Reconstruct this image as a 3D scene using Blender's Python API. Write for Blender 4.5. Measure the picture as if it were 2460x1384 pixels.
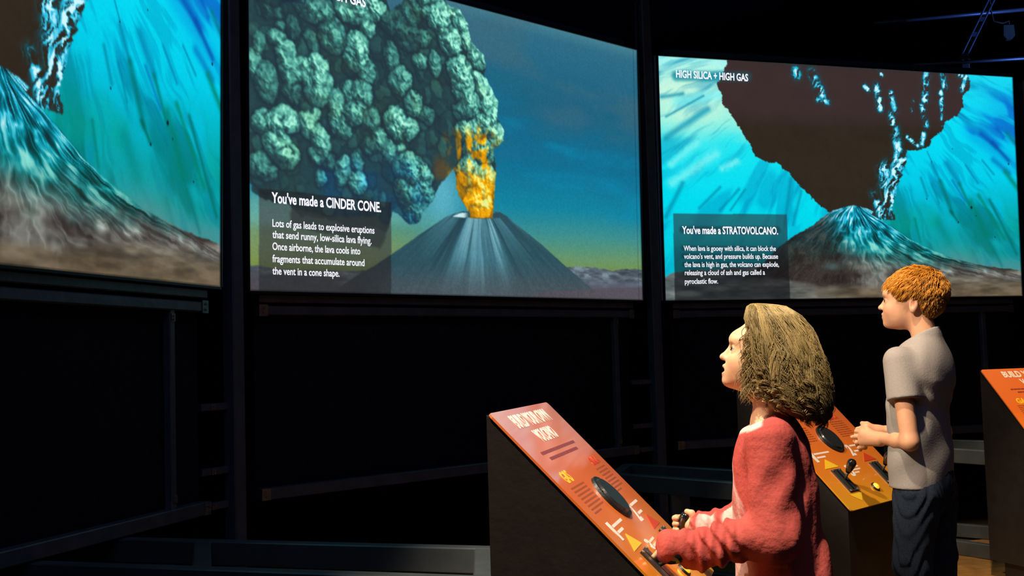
import bpy, math, random
import numpy as np
from mathutils import Vector, Matrix

# ------------------------------------------------------------------ camera, world, exposure, large lights
for o in list(bpy.data.objects): bpy.data.objects.remove(o)
SC = bpy.context.scene
CZ = 1.18                                   # eye height of the camera
F, PITCH, ROLL = 2746.7, .0619, .0293       # focal length (px of a 2460 wide frame), pitch up, roll
cp, sp, cr, sr = math.cos(PITCH), math.sin(PITCH), math.cos(ROLL), math.sin(ROLL)
fwd = Vector((0, cp, sp)); up0 = Vector((0, -sp, cp)); rt0 = Vector((1, 0, 0))
rt = rt0*cr - up0*sr; up = rt0*sr + up0*cr
cam = bpy.data.cameras.new('camera'); cam.lens = 36*F/2460; cam.sensor_width = 36; cam.clip_start = .05; cam.clip_end = 60
co = bpy.data.objects.new('camera', cam); SC.collection.objects.link(co)
co.matrix_world = Matrix(((rt.x, up.x, -fwd.x, 0), (rt.y, up.y, -fwd.y, 0), (rt.z, up.z, -fwd.z, CZ), (0, 0, 0, 1)))
SC.camera = co
SC.view_settings.view_transform = 'Standard'; SC.view_settings.look = 'None'; SC.view_settings.exposure = 0; SC.view_settings.gamma = 1
SC.view_settings.use_curve_mapping = False
w = bpy.data.worlds.new('dark_hall'); SC.world = w; w.use_nodes = True
w.node_tree.nodes['Background'].inputs[0].default_value = (.30, .36, .60, 1); w.node_tree.nodes['Background'].inputs[1].default_value = .028

def spot(loc, target, power, col, size, blend=.5, rad=.05):
    l = bpy.data.lights.new('spot', 'SPOT'); l.energy = power; l.color = col; l.spot_size = math.radians(size); l.spot_blend = blend; l.shadow_soft_size = rad
    o = bpy.data.objects.new('spot_light', l); SC.collection.objects.link(o); o.location = loc
    o.rotation_euler = (Vector(target)-Vector(loc)).to_track_quat('-Z', 'Y').to_euler(); return o
WARM = (1, .83, .60)
spot((-1.25, 3.15, 3.3), (.62, 2.95, 1.08), 310, WARM, 26, .6, .06)    # low spot on the girl's face and arms
spot((-.2, 1.7, 3.9), (.35, 3.0, .8), 900, WARM, 30, .6)                # ceiling spot on the first console
spot((-1.1, 2.6, 3.3), (1.45, 4.35, 1.15), 720, WARM, 20, .6, .06)      # on the boy
spot((.6, 3.2, 3.9), (1.45, 4.55, .8), 420, WARM, 26, .6)               # on the second console
spot((1.6, 4.0, 4.0), (2.70, 5.75, .9), 520, (1, .80, .52), 30)         # on the third console
spot((2.6, 4.0, 3.9), (2.45, 6.2, 0), 150, (1, .72, .38), 24)           # pool of light on the floor at the right
spot((5.6, 8.2, 3.1), (4.0, 9.0, 3.9), 120, (.10, .25, 1), 60)          # blue stage light on the ceiling grid
_l = bpy.data.lights.new('added_fill_light', 'AREA'); _l.energy = 30; _l.color = (.42, .50, 1); _l.size = 5; _l.shape = 'SQUARE'
_o = bpy.data.objects.new('added_fill_light', _l); SC.collection.objects.link(_o); _o.location = (1, .2, 4.7)      # added weak bluish fill that lifts the dark surfaces, no real fixture

# ------------------------------------------------------------------ helpers
COL = SC.collection
def ray(px, py):
    X = (px-1230)/F; U = (692-py)/F
    x = X*cr+U*sr; u = -X*sr+U*cr
    return np.array([x, cp-u*sp, sp+u*cp])
CAMP = np.array([0, 0, CZ])
def at(px, py, Y):                          # point seen at (px, py) standing Y metres in front of the camera
    r = ray(px, py); return CAMP + r*(Y/r[1])
def onplane(px, py, o, N):
    r = ray(px, py); return CAMP + r*(np.dot(np.array(o)-CAMP, N)/np.dot(r, N))
MATS = {}
def mat(name, col, rough=.6, metal=0, noise=0, scale=20, bump=0, emit=None, estr=1, spec=.5, coat=0, attr=None, sss=0, bscale=None, detail=4):
    if name in MATS: return MATS[name]
    m = bpy.data.materials.new(name); m.use_nodes = True; nt = m.node_tree; b = nt.nodes['Principled BSDF']
    b.inputs['Roughness'].default_value = rough; b.inputs['Metallic'].default_value = metal
    b.inputs['Specular IOR Level'].default_value = spec; b.inputs['Coat Weight'].default_value = coat
    c = (*col, 1)
    b.inputs['Base Color'].default_value = c
    src = None
    if attr:
        a = nt.nodes.new('ShaderNodeVertexColor'); a.layer_name = attr; src = a.outputs['Color']
    tc = nt.nodes.new('ShaderNodeTexCoord')
    n = nt.nodes.new('ShaderNodeTexNoise'); n.inputs['Scale'].default_value = scale; n.inputs['Detail'].default_value = detail
    nt.links.new(tc.outputs['Object'], n.inputs['Vector'])
    if noise or src:
        mx = nt.nodes.new('ShaderNodeMix'); mx.data_type = 'RGBA'; mx.blend_type = 'MULTIPLY'; mx.inputs[0].default_value = 1
        rp = nt.nodes.new('ShaderNodeValToRGB'); lo = 1-noise
        rp.color_ramp.elements[0].position = .3; rp.color_ramp.elements[0].color = (lo, lo, lo, 1); rp.color_ramp.elements[1].position = .7
        nt.links.new(n.outputs['Fac'], rp.inputs[0])
        if src: nt.links.new(src, mx.inputs[6])
        else: mx.inputs[6].default_value = c
        nt.links.new(rp.outputs[0], mx.inputs[7]); nt.links.new(mx.outputs[2], b.inputs['Base Color'])
    if bump:
        n2 = nt.nodes.new('ShaderNodeTexNoise'); n2.inputs['Scale'].default_value = bscale or scale*3; n2.inputs['Detail'].default_value = 3
        nt.links.new(tc.outputs['Object'], n2.inputs['Vector'])
        bp = nt.nodes.new('ShaderNodeBump'); bp.inputs['Strength'].default_value = bump; bp.inputs['Distance'].default_value = .01
        nt.links.new(n2.outputs['Fac'], bp.inputs['Height']); nt.links.new(bp.outputs[0], b.inputs['Normal'])
    if sss:
        b.inputs['Subsurface Weight'].default_value = sss; b.inputs['Subsurface Radius'].default_value = (.012, .005, .003); b.inputs['Subsurface Scale'].default_value = 1
    if emit:
        b.inputs['Emission Color'].default_value = (*emit, 1); b.inputs['Emission Strength'].default_value = estr
    MATS[name] = m; return m
def lin(h):
    v = [int(h[i:i+2], 16)/255 for i in (0, 2, 4)]
    return tuple(x/12.92 if x < .04045 else ((x+.055)/1.055)**2.4 for x in v)
def link(name, me, parent=None, m=None):
    o = bpy.data.objects.new(name, me); COL.objects.link(o)
    if m: me.materials.append(m)
    if parent:
        o.parent = parent; o.matrix_parent_inverse = parent.matrix_world.inverted()
    return o
def meshobj(name, V, Fc, m, parent=None, smooth=False):
    me = bpy.data.meshes.new(name); me.from_pydata([tuple(map(float, v)) for v in V], [], [tuple(int(i) for i in f) for f in Fc]); me.update()
    if smooth: me.polygons.foreach_set('use_smooth', [True]*len(me.polygons))
    return link(name, me, parent, m)
def tag(o, label=None, cat=None, group=None, kind=None):
    if label: o['label'] = label
    if cat: o['category'] = cat
    if group: o['group'] = group
    if kind: o['kind'] = kind
    return o
def empty(name, loc, label=None, cat=None, group=None, kind=None):
    o = bpy.data.objects.new(name, None); COL.objects.link(o); o.empty_display_size = .1
    o.location = loc; o.matrix_world = Matrix.Translation(loc); return tag(o, label, cat, group, kind)
class MB:                                   # collects simple solids into one mesh
    def __init__(s): s.V = []; s.F = []
    def add(s, V, Fc):
        n = len(s.V); s.V += [tuple(map(float, v)) for v in V]; s.F += [tuple(i+n for i in f) for f in Fc]; return s
    def prism(s, A, B, close=True):         # two rings of equal length
        n = len(A); Fc = [(i, (i+1) % n, n+(i+1) % n, n+i) for i in range(n)]
        if close: Fc += [tuple(range(n-1, -1, -1)), tuple(range(n, 2*n))]
        return s.add(list(A)+list(B), Fc)
    def obox(s, c, ax, ay, az, bev=.0):     # box given by centre and three half-axis vectors, bevelled along az
        c, ax, ay, az = (np.array(v, float) for v in (c, ax, ay, az))
        if bev:
            lx, ly = np.linalg.norm(ax), np.linalg.norm(ay); bx, by = ax*(1-bev/lx), ay*(1-bev/ly)
            ring = [ax+by, bx+ay, -bx+ay, -ax+by, -ax-by, -bx-ay, bx-ay, ax-by]
        else: ring = [ax+ay, -ax+ay, -ax-ay, ax-ay]
        return s.prism([c-az+r for r in ring], [c+az+r for r in ring])
    def bar(s, a, b, w_, h_, upv=(0, 0, 1), bev=.004):
        a, b = np.array(a, float), np.array(b, float); d = (b-a); L = np.linalg.norm(d); d /= L
        x = np.cross(d, upv); x /= np.linalg.norm(x); y = np.cross(x, d)
        return s.obox((a+b)/2, x*w_/2, y*h_/2, d*L/2, bev)
    def tube(s, pts, r, n=10, cap=True):
        pts = [np.array(p, float) for p in pts]; rs = r if hasattr(r, '__len__') else [r]*len(pts)
        t0 = pts[1]-pts[0]; a = np.cross(t0, (0, 0, 1) if abs(t0[2]) < .9*np.linalg.norm(t0) else (1, 0, 0)); a /= np.linalg.norm(a)
        V = []
        for i, p in enumerate(pts):
            t = pts[min(i+1, len(pts)-1)]-pts[max(i-1, 0)]; t /= np.linalg.norm(t)
            a = a-t*np.dot(a, t); a /= np.linalg.norm(a); b = np.cross(t, a)
            V += [p+rs[i]*(a*math.cos(q)+b*math.sin(q)) for q in [2*math.pi*k/n for k in range(n)]]
        Fc = [(i*n+k, i*n+(k+1) % n, (i+1)*n+(k+1) % n, (i+1)*n+k) for i in range(len(pts)-1) for k in range(n)]
        if cap: Fc += [tuple(range(n-1, -1, -1)), tuple((len(pts)-1)*n+k for k in range(n))]
        return s.add(V, Fc)
    def build(s, name, m, parent=None, smooth=False, **kw):
        o = meshobj(name, s.V, s.F, m, parent, smooth); return tag(o, **kw) if kw else o

M_steel = mat('black_steel', (.11, .125, .155), .38, .0, .35, 14, .12, spec=.6)
M_steel2 = mat('dark_steel_tube', (.12, .135, .15), .33, .3, .3, 9, .08, spec=.6)
M_cloth = mat('black_cloth', (.020, .020, .034), .95, 0, .4, 40, .3, spec=.1)
M_zinc = mat('zinc_bracket', (.33, .31, .26), .4, .7, .3, 40, .1)
M_dark = mat('matte_black_wall', (.022, .022, .034), .95, 0, .3, 6, .1, spec=.1)
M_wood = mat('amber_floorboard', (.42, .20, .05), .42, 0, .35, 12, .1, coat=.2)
M_conso = mat('console_brown_black', (.014, .0095, .008), .5, 0, .3, 16, .1)
M_blackp = mat('black_plastic', (.012, .012, .013), .38, 0, .2, 60, .1)
M_gloss = mat('glossy_black_knob', (.008, .008, .008), .12, 0, .1, 60, 0, spec=.8)

# ------------------------------------------------------------------ measured layout
H = 1.5; W = H*16/9; ZB = CZ+.325; LEAN = .0166
def basis(th):
    t = math.radians(th); d = np.array([math.cos(t), math.sin(t), 0]); n = np.array([math.sin(t), -math.cos(t), 0]); return d, n
SCR = {}
for k, th, x, y in ((1, 74.66, -1.1812, 4.6229), (2, 44.6, -1.1252, 4.9003), (3, 18.22, .9279, 6.9203)):
    d, n = basis(th); o = np.array([x, y, ZB])
    if k == 1: o = o-d*W
    u = np.array([0, 0, 1])*math.cos(LEAN)+n*math.sin(LEAN)
    SCR[k] = dict(o=o, d=d, n=n, u=u, N=np.cross(d, u))
# ---- screen artwork, painted procedurally into colour arrays (rows run from the top of the picture down) ----
RV = 560; RU = int(RV*16/9)
H1 = None
def hom(ps, qs):
    A=[];b=[]
    for (x,y),(u,v) in zip(ps,qs):
        A.append([x,y,1,0,0,0,-u*x,-u*y]);b.append(u)
        A.append([0,0,0,x,y,1,-v*x,-v*y]);b.append(v)
    h=np.linalg.lstsq(np.array(A,float),np.array(b,float),rcond=None)[0]
    return np.append(h,1).reshape(3,3)
def hmap(Hm,x,y):
    w=Hm[2,0]*x+Hm[2,1]*y+1
    return (Hm[0,0]*x+Hm[0,1]*y+Hm[0,2])/w,(Hm[1,0]*x+Hm[1,1]*y+Hm[1,2])/w
def raster(uv_):
    return uv_[0]*RV,(1-uv_[1])*RV
_rng=np.random.RandomState(7)
_T=_rng.rand(512,512).astype(np.float32)
def vnoise(x,y):
    xi=np.floor(x).astype(int);yi=np.floor(y).astype(int);fx=x-xi;fy=y-yi
    fx=fx*fx*fx*(fx*(fx*6-15)+10);fy=fy*fy*fy*(fy*(fy*6-15)+10)
    a=_T[yi%512,xi%512];b=_T[yi%512,(xi+1)%512];c=_T[(yi+1)%512,xi%512];d=_T[(yi+1)%512,(xi+1)%512]
    return (a*(1-fx)+b*fx)*(1-fy)+(c*(1-fx)+d*fx)*fy
def fbm(x,y,o=4,g=.5):
    s=0;a=1;t=0
    for i in range(o):
        s=s+a*vnoise(x+i*37.1,y+i*17.7);t+=a;a*=g;x=x*2.03;y=y*2.03
    return s/t
def billow(x,y,o=3):
    s=0;a=1;t=0
    for i in range(o):
        s=s+a*(1-np.abs(2*vnoise(x+i*31.3,y+i*11.9)-1));t+=a;a*=.5;x=x*2.1;y=y*2.1
    return s/t
def sstep(a,b,x):
    t=np.clip((x-a)/(b-a),0,1);return t*t*(3-2*t)
def rgb(s):
    return np.array([int(s[i:i+2],16)/255 for i in (0,2,4)])
def mixc(A,B,m):
    m=np.clip(m,0,1)
    if np.ndim(m)==2:m=m[...,None]
    return A*(1-m)+B*m
def ramp(t,stops):
    o=np.zeros(t.shape+(3,));xs=[s[0] for s in stops];cs=np.array([rgb(s[1]) for s in stops])
    for k in range(3):o[...,k]=np.interp(t,xs,cs[:,k])
    return o
def inside(X,Y,poly):
    r=np.zeros(X.shape,bool);n=len(poly)
    for i in range(n):
        x0,y0=poly[i];x1,y1=poly[(i+1)%n]
        if y0==y1:continue
        c=((Y>=y0)!=(Y>=y1))&(X<(x1-x0)*(Y-y0)/(y1-y0)+x0)
        r^=c
    return r
def blur(a,n):
    for _ in range(n):
        a=(np.roll(a,1,0)+2*a+np.roll(a,-1,0))/4
        a=(np.roll(a,1,1)+2*a+np.roll(a,-1,1))/4
    return a
def segdist(X,Y,pts):
    d=np.full(X.shape,1e9)
    for (x0,y0),(x1,y1) in zip(pts[:-1],pts[1:]):
        dx,dy=x1-x0,y1-y0;t=np.clip(((X-x0)*dx+(Y-y0)*dy)/(dx*dx+dy*dy+1e-9),0,1)
        d=np.minimum(d,np.hypot(X-x0-t*dx,Y-y0-t*dy))
    return d
YY,XX=np.mgrid[0:RV,0:RU].astype(float)

def paint_cinder(HM):
    P=lambda x,y:raster(hmap(HM,x,y))
    def L(pts):return [P(*p) for p in pts]
    # picture measured in the coordinates of HM; sx, sy: local scale
    def scale(x,y):
        a=P(x,y);b=P(x+1,y);c=P(x,y+1);return abs(b[0]-a[0]),abs(c[1]-a[1])
    X,Y=XX,YY
    Hi=np.linalg.inv(HM)
    u=X/RV;v=1-Y/RV
    w=Hi[2,0]*u+Hi[2,1]*v+Hi[2,2];px=(Hi[0,0]*u+Hi[0,1]*v+Hi[0,2])/w;py=(Hi[1,0]*u+Hi[1,1]*v+Hi[1,2])/w
    # sky: runs along picture height, hazier to the top
    t=1-v
    img=ramp(t+.02*fbm(X/160,Y/60,3),[(0,'4c8594'),(.06,'2f6d86'),(.3,'1c6280'),(.52,'126e92'),(.68,'1483a0'),(.78,'3f8f8e'),(.86,'67946a'),(.93,'788e44'),(1,'7c8a3a')])
    n=fbm(X/260+3,Y/70+1,4)
    img=mixc(img,rgb('46697a'),sstep(.45,.8,n)*sstep(.62,.3,t)*.5)
    img=mixc(img,rgb('0f8ab0'),sstep(.55,.3,n)*sstep(.2,.5,t)*sstep(.85,.5,t)*.6)
    # light glow left of the column
    cx,cy=P(1062,462);g=np.exp(-(((X-cx)/55)**2+((Y-cy)/75)**2));img=mixc(img,rgb('62b4c8'),g*.9)
    lx=sstep(1200,700,px)*sstep(500,545,py)*sstep(650,600,py);img=mixc(img,rgb('87955e'),lx*.45)
    lx=sstep(1100,900,px)*sstep(430,500,py)*sstep(560,520,py);img=mixc(img,rgb('6fb3a8'),lx*.7)
    img*=(1+.10*(fbm(X/3.0,Y/2.2,2)-.5))[...,None]
    # ---- smoke
    reg=L([(560,430),(600,440),(612,462),(640,482),(690,490),(720,520),(800,528),(860,560),(900,545),(930,560),(945,510),(965,525),(985,543),(1010,530),(1022,500),(1045,470),(1058,440),(1075,425),(1090,402),
      (1095,440),(1100,470),(1118,492),(1128,522),(1184,522),(1188,470),(1190,430),(1192,400),(1186,360),(1212,338),(1208,305),(1196,285),(1198,245),(1180,215),(1165,180),(1166,140),(1150,115),(1133,100),(1124,60),(1105,25),(1075,10),(1060,-20),(1040,-60),(990,-100),(900,-140),(700,-180),(560,-200)])
    wx=X+9*(fbm(X/16,Y/16,3)-.5)+3*(fbm(X/5,Y/5,2)-.5);wy=Y+9*(fbm(X/16+9,Y/16+5,3)-.5)+3*(fbm(X/5+4,Y/5,2)-.5)
    m=inside(wx,wy,reg).astype(float);m=blur(m,2)
    hole=L([(905,-80),(1000,-80),(985,-25),(960,8),(940,30),(930,5),(925,-20)]);hm=blur(inside(wx,wy,hole).astype(float),2);m*=1-hm
    puffs=[(665,91,22,18,0,.8),(687,121,22,25,0,.85),(697,163,24,36,-20,.85),(739,180,18,44,-25,1),(765,163,22,34,-20,1),(765,208,28,44,10,.95),(702,221,20,25,0,.5),(799,87,28,40,-12,.7),(756,17,40,36,0,.72),(780,37,20,24,0,.7),(704,67,17,26,-15,.4),(750,104,14,30,-25,.5),(860,108,25,30,-20,1),(856,139,26,32,0,1),(882,173,18,26,0,.75),(869,228,24,34,0,.75),(808,249,19,36,-8,.85),(841,230,14,32,-8,.8),(849,269,22,26,-20,.85),
     (622,104,14,28,10,.6),(613,152,16,36,0,.8),(639,195,24,46,-10,.62),(849,22,42,32,0,.9),(884,65,16,24,-10,.9),(890,17,24,32,0,1.15),(683,288,33,32,0,1),(634,295,25,30,0,.85),(667,344,28,48,-28,1),(687,375,28,30,0,.85),(622,393,24,30,0,.6),(645,416,20,18,0,.5),(739,299,20,32,-10,.95),(759,270,10,20,10,.85),(770,335,20,38,-30,.9),(766,371,20,22,0,.65),(790,389,16,18,0,.45),(813,290,19,36,-8,.75),(826,312,17,22,0,.6),(849,277,22,22,0,.8),(891,288,20,32,0,.6),(911,333,16,26,-5,.8),(887,351,20,20,0,.4),(954,295,25,36,-22,1.05),(981,308,22,26,-20,.95),
     (824,411,17,34,12,.8),(858,393,13,22,-8,.6),(860,438,20,24,0,.85),(770,429,12,18,0,.6),(936,366,16,28,-20,.75),(962,372,14,26,10,.8),(981,402,34,34,0,.8),(1008,425,28,34,0,.85),(984,452,30,40,0,.7),(1016,462,24,26,0,.75),(1000,505,26,26,0,.6),(985,528,16,15,0,.45),(908,26,20,25,0,1),(948,54,34,30,0,.42),(980,87,32,30,0,.4),(1015,91,18,20,0,.55),(941,139,16,34,-8,.6),(963,195,24,32,-25,.75),(993,249,20,30,-20,.75),(1023,277,18,20,0,.5),(984,24,24,34,10,.5),(1023,17,18,28,0,.75),(1054,37,25,40,-12,1.1),(1088,28,18,20,0,1.05),(1106,50,20,34,-20,1.1),(1084,98,24,36,-20,1.05),(1121,93,16,30,-20,1.1),(1147,134,19,30,0,.95),(1104,167,27,32,0,1.05),(1112,200,24,42,-10,1.05),(1149,189,14,16,0,1.05),(1010,147,16,18,0,.75),(1045,152,12,28,-10,.7),(1164,228,20,42,-18,1.15),(1178,262,20,36,-10,1.15),(1132,249,24,32,0,.95),(1108,268,18,20,0,.6),(1160,300,26,24,0,1.05),(1192,322,20,26,0,1.15),(1128,318,28,24,0,1),(1152,362,34,30,0,.8),(1128,412,26,34,-12,1),(1164,430,22,40,8,1.05),(1150,486,28,34,0,1.15),(1184,440,9,20,0,1.1),
     (1020,-30,40,40,0,1),(940,-70,50,40,0,.8),(820,-60,60,50,0,.9),(700,-60,60,50,0,.7),(640,-100,50,50,0,.8),(640,20,14,20,-20,.35),(664,30,10,14,-20,.4),(672,60,12,14,-20,.5),(642,-20,30,30,0,.35)]
    rr=np.random.RandomState(3)
    hgt=np.zeros(X.shape);br=np.full(X.shape,.25)
    def put(x,y,a,b,ang,bri,k=1.0):
        cx,cy=P(x,y);sx,sy=scale(x,y);a=a*sx;b=b*sy;r=max(a,b)*1.3+2
        x0,x1=int(max(0,cx-r)),int(min(RU,cx+r));y0,y1=int(max(0,cy-r)),int(min(RV,cy+r))
        if x1<=x0 or y1<=y0:return
        dx=wx[y0:y1,x0:x1]-cx;dy=wy[y0:y1,x0:x1]-cy;c,s=math.cos(math.radians(ang)),math.sin(math.radians(ang))
        q=((dx*c+dy*s)/a)**2+((-dx*s+dy*c)/b)**2
        h=np.sqrt(np.clip(1-q,0,1))*min(a,b)*k
        sl=(slice(y0,y1),slice(x0,x1))
        up=h>hgt[sl]
        hgt[sl]=np.where(up,h,hgt[sl]);br[sl]=np.where(up,bri*(1-.5*q**3),br[sl])
    for _ in range(300):
        put(rr.uniform(600,1080),rr.uniform(-140,520),rr.uniform(9,20),rr.uniform(12,28),rr.uniform(-30,10),rr.uniform(.18,.42),.45)
    puffs=[(x,y,a*1.27,b*1.22,g,min(1.15,q*1.04)) for x,y,a,b,g,q in puffs]
    for p in puffs:
        put(*p)
    for (x,y,a,b,ang,bri) in puffs:
        for _ in range(int(4+(a+b)/7)):
            th=rr.uniform(0,6.28);q=rr.uniform(.15,.8);k=rr.uniform(.28,.5)
            cx=x+a*q*math.cos(th);cy=y+b*q*math.sin(th)
            r2=min(a,b)*k
            X0,Y0=P(cx,cy);xi,yi=int(np.clip(X0,0,RU-1)),int(np.clip(Y0,0,RV-1));base=hgt[yi,xi]
            sx,sy=scale(cx,cy);A=r2*sx;B=r2*1.25*sy;R=int(max(A,B)*1.3)+2
            x0,x1=max(0,xi-R),min(RU,xi+R);y0,y1=max(0,yi-R),min(RV,yi+R)
            if x1<=x0 or y1<=y0:continue
            dx=wx[y0:y1,x0:x1]-X0;dy=wy[y0:y1,x0:x1]-Y0
            qq=(dx/A)**2+(dy/B)**2
            hgt[y0:y1,x0:x1]+=np.sqrt(np.clip(1-qq,0,1))*A*.36
    hgt0=blur(hgt,1);bl=billow(wx/14,wy/14,3);hgt=hgt0+1.4*bl
    gy,gx=np.gradient(hgt);gx=np.clip(gx,-1.3,1.3);gy=np.clip(gy,-1.3,1.3);nz=1/np.sqrt(gx*gx+gy*gy+1)
    lam=np.clip((-.38*gx+.42*gy*1.0+.86)*nz,0,1.2)
    ao=np.clip((hgt-blur(hgt,24))/8+.80,.25,1.1)
    sh=np.clip((.30+.80*lam)*blur(br,1)*ao*1.02-.03+.05*(bl-.5),0,1.25)
    sh=blur(sh,1)
    side=sstep(1040,1120,px)*sstep(330,290,py)
    sm=ramp(sh,[(0,'26323f'),(.15,'2a3f48'),(.32,'345a5c'),(.55,'478582'),(.78,'6cb3a6'),(1.0,'92d6c4'),(1.2,'c0f4e2')])
    # bluer towards the foot of the cloud
    bb=sstep(340,430,py)*sstep(740,800,px)*sstep(1080,1000,px);sm=mixc(sm,sm*np.array([.75,1.0,1.22])+np.array([0,.01,.03]),bb*.8*fbm(X/30,Y/30,2)*1.6)
    gr=fbm(X/40+7,Y/40,3);sm=sm*np.array([.93,1.03,1.0]);sm=mixc(sm,sm*np.array([1.1,1.0,.9]),sstep(.55,.75,gr)*.5)
    # glowing column
    oc=sstep(285,350,py+26*(fbm(X/14,Y/14,2)-.5))*sstep(1058,1108,px+30*(fbm(X/12,Y/12,2)-.5))*sstep(1215,1198,px)
    on=fbm(X/13+2,Y/17,3);om=oc*np.clip(sstep(.62,.38,on)+sstep(380,460,py)*.75,0,1)
    om*=1-.7*sstep(1165,1195,px)*sstep(470,400,py)
    orr=ramp(np.clip(sh*.75+.22+.3*(fbm(X/6,Y/11,3)-.5),0,1),[(0,'5c4a1a'),(.25,'9a6a12'),(.45,'cf8f10'),(.65,'f2a90e'),(.85,'ffc81e'),(1,'fff27a')])
    sm=mixc(sm,orr,blur(om,2))
    sm=mixc(sm,rgb('a8743a')*.65,sstep(1088,1060,px)*sstep(1030,1055,px)*sstep(360,400,py)*sstep(440,420,py)*.6)
    img=mixc(img,sm,m)
    # thin low smoke behind the caption
    lo=inside(wx,wy,L([(700,500),(780,520),(900,520),(935,545),(915,600),(850,575),(780,560),(700,540)]));img=mixc(img,rgb('43544f'),blur(lo*1.,8)*.8)
    # ---- cone and land
    gpoly=L([(560,632),(620,640),(700,650),(820,652),(1340,645),(1380,640),(1420,641),(1470,651),(1510,646),(1560,650),(1560,760),(560,760)])
    wy2=Y+4*(fbm(X/14,Y*0+1,3)-.5)
    gm=blur(inside(X,wy2,gpoly).astype(float),1)
    t2=fbm(X/30,Y/8,4);land=ramp(t2,[(.2,'3d4650'),(.5,'56616c'),(.75,'7c8f9a')])
    land=mixc(land,rgb('5a5f6e'),sstep(660,700,py));img=mixc(img,land,gm)
    cone=L([(745,740),(800,700),(860,660),(900,638),(960,598),(1010,562),(1070,522),(1088,514),(1110,508),(1200,509),(1222,522),(1236,536),(1270,562),(1310,595),(1350,632),(1385,662),(1430,700),(1480,740)])
    cm=blur(inside(X+2*(fbm(X/9,Y/9,2)-.5),Y,cone).astype(float),1)
    ax,ay=P(1150,455);ang=np.arctan2(X-ax,Y-ay);rad=np.hypot(X-ax,Y-ay)
    s=fbm(ang*9+5,rad/160,3);s2=fbm(ang*42,rad/55+9,3);fine=fbm(X/3,Y/3,3)
    cen=np.exp(-((ang-.02)/.42)**2);up=sstep(230,40,rad)
    fine=.5+.5*(fine-.5);val=.25+.24*s*cen*1.1+.09*s2+.20*up*sstep(.42,.6,s)+.10*(fine-.5)
    for a0,wd,st in ((-.40,.16,.13),(.23,.11,.12),(.42,.13,.22),(.10,.10,.06),(-.02,.05,-.10),(-.62,.12,-.12),(.62,.08,-.10),(.32,.04,-.15)):
        val=val+st*np.exp(-((ang-a0)/wd)**2)*sstep(250,60,rad)
    cc=ramp(val,[(.1,'1d3440'),(.3,'2d525e'),(.45,'40707e'),(.6,'5f97a6'),(.8,'93c3cc'),(1,'c0e4e8')])
    cc=mixc(cc,rgb('545459')*(.75+.5*fine)[...,None],sstep(610,720,py)*.75)
    cc=mixc(cc,rgb('3f3f47'),sstep(960,840,px)*.8)
    img=mixc(img,cc,cm)
    cr=L([(1088,520),(1105,512),(1130,510),(1200,512),(1222,522),(1160,526)]);crm=blur(inside(X,Y,cr).astype(float),1)
    img=mixc(img,mixc(np.broadcast_to(rgb('2e4e5c'),img.shape),rgb('c8ecf0'),sstep(1128,1112,px)),crm)
    col=L([(1128,500),(1184,500),(1184,524),(1130,524)]);img=mixc(img,orr,blur(inside(X,Y,col)*1.,2))
    fg=L([(560,700),(1270,712),(1310,700),(1400,697),(1450,692),(1560,690),(1560,760),(560,760)])
    img=mixc(img,rgb('575058')*(.8+.4*fine)[...,None],blur(inside(X,Y,fg)*1.,2)*.85*sstep(1200,1290,px))
    img=mixc(img,rgb('4a474c')*(.85+.3*fine)[...,None],sstep(640,668,py)*sstep(880,790,px)*.9)
    # caption plate and the glow behind lettering
    box=L([(622,452),(940,486),(940,760),(622,760)]);bm=blur(inside(X,Y,box)*1.,1)
    g_=img.mean(-1,keepdims=True);img=mixc(img,(img*.55+g_*.45)*.60+np.array([.03,.035,.04]),bm)
    for a,b,r in ((P(652,470),P(915,498),9),(P(652,545),P(898,562),6),(P(652,570),P(890,586),6),(P(652,597),P(865,606),6),(P(652,627),P(875,634),6),(P(652,655),P(815,660),6),(P(620,-16),P(880,2),11)):
        d=segdist(X,Y,[a,b]);img=mixc(img,rgb('15253c'),np.exp(-(d/(r*1.0))**4)*(.3 if r==11 else 0))
    img*=(1+.07*(fbm(X/2.1,Y/2.1,2)-.5))[...,None]
    e=np.minimum(np.minimum(X,RU-1-X),np.minimum(Y,RV-1-Y))
    img=mixc(img,img*.45,sstep(2.5,0,np.abs(RU-1-X-12))*.35);img=mixc(img,img*.6,sstep(2,0,e))
    return np.clip(img,0,1)

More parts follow.
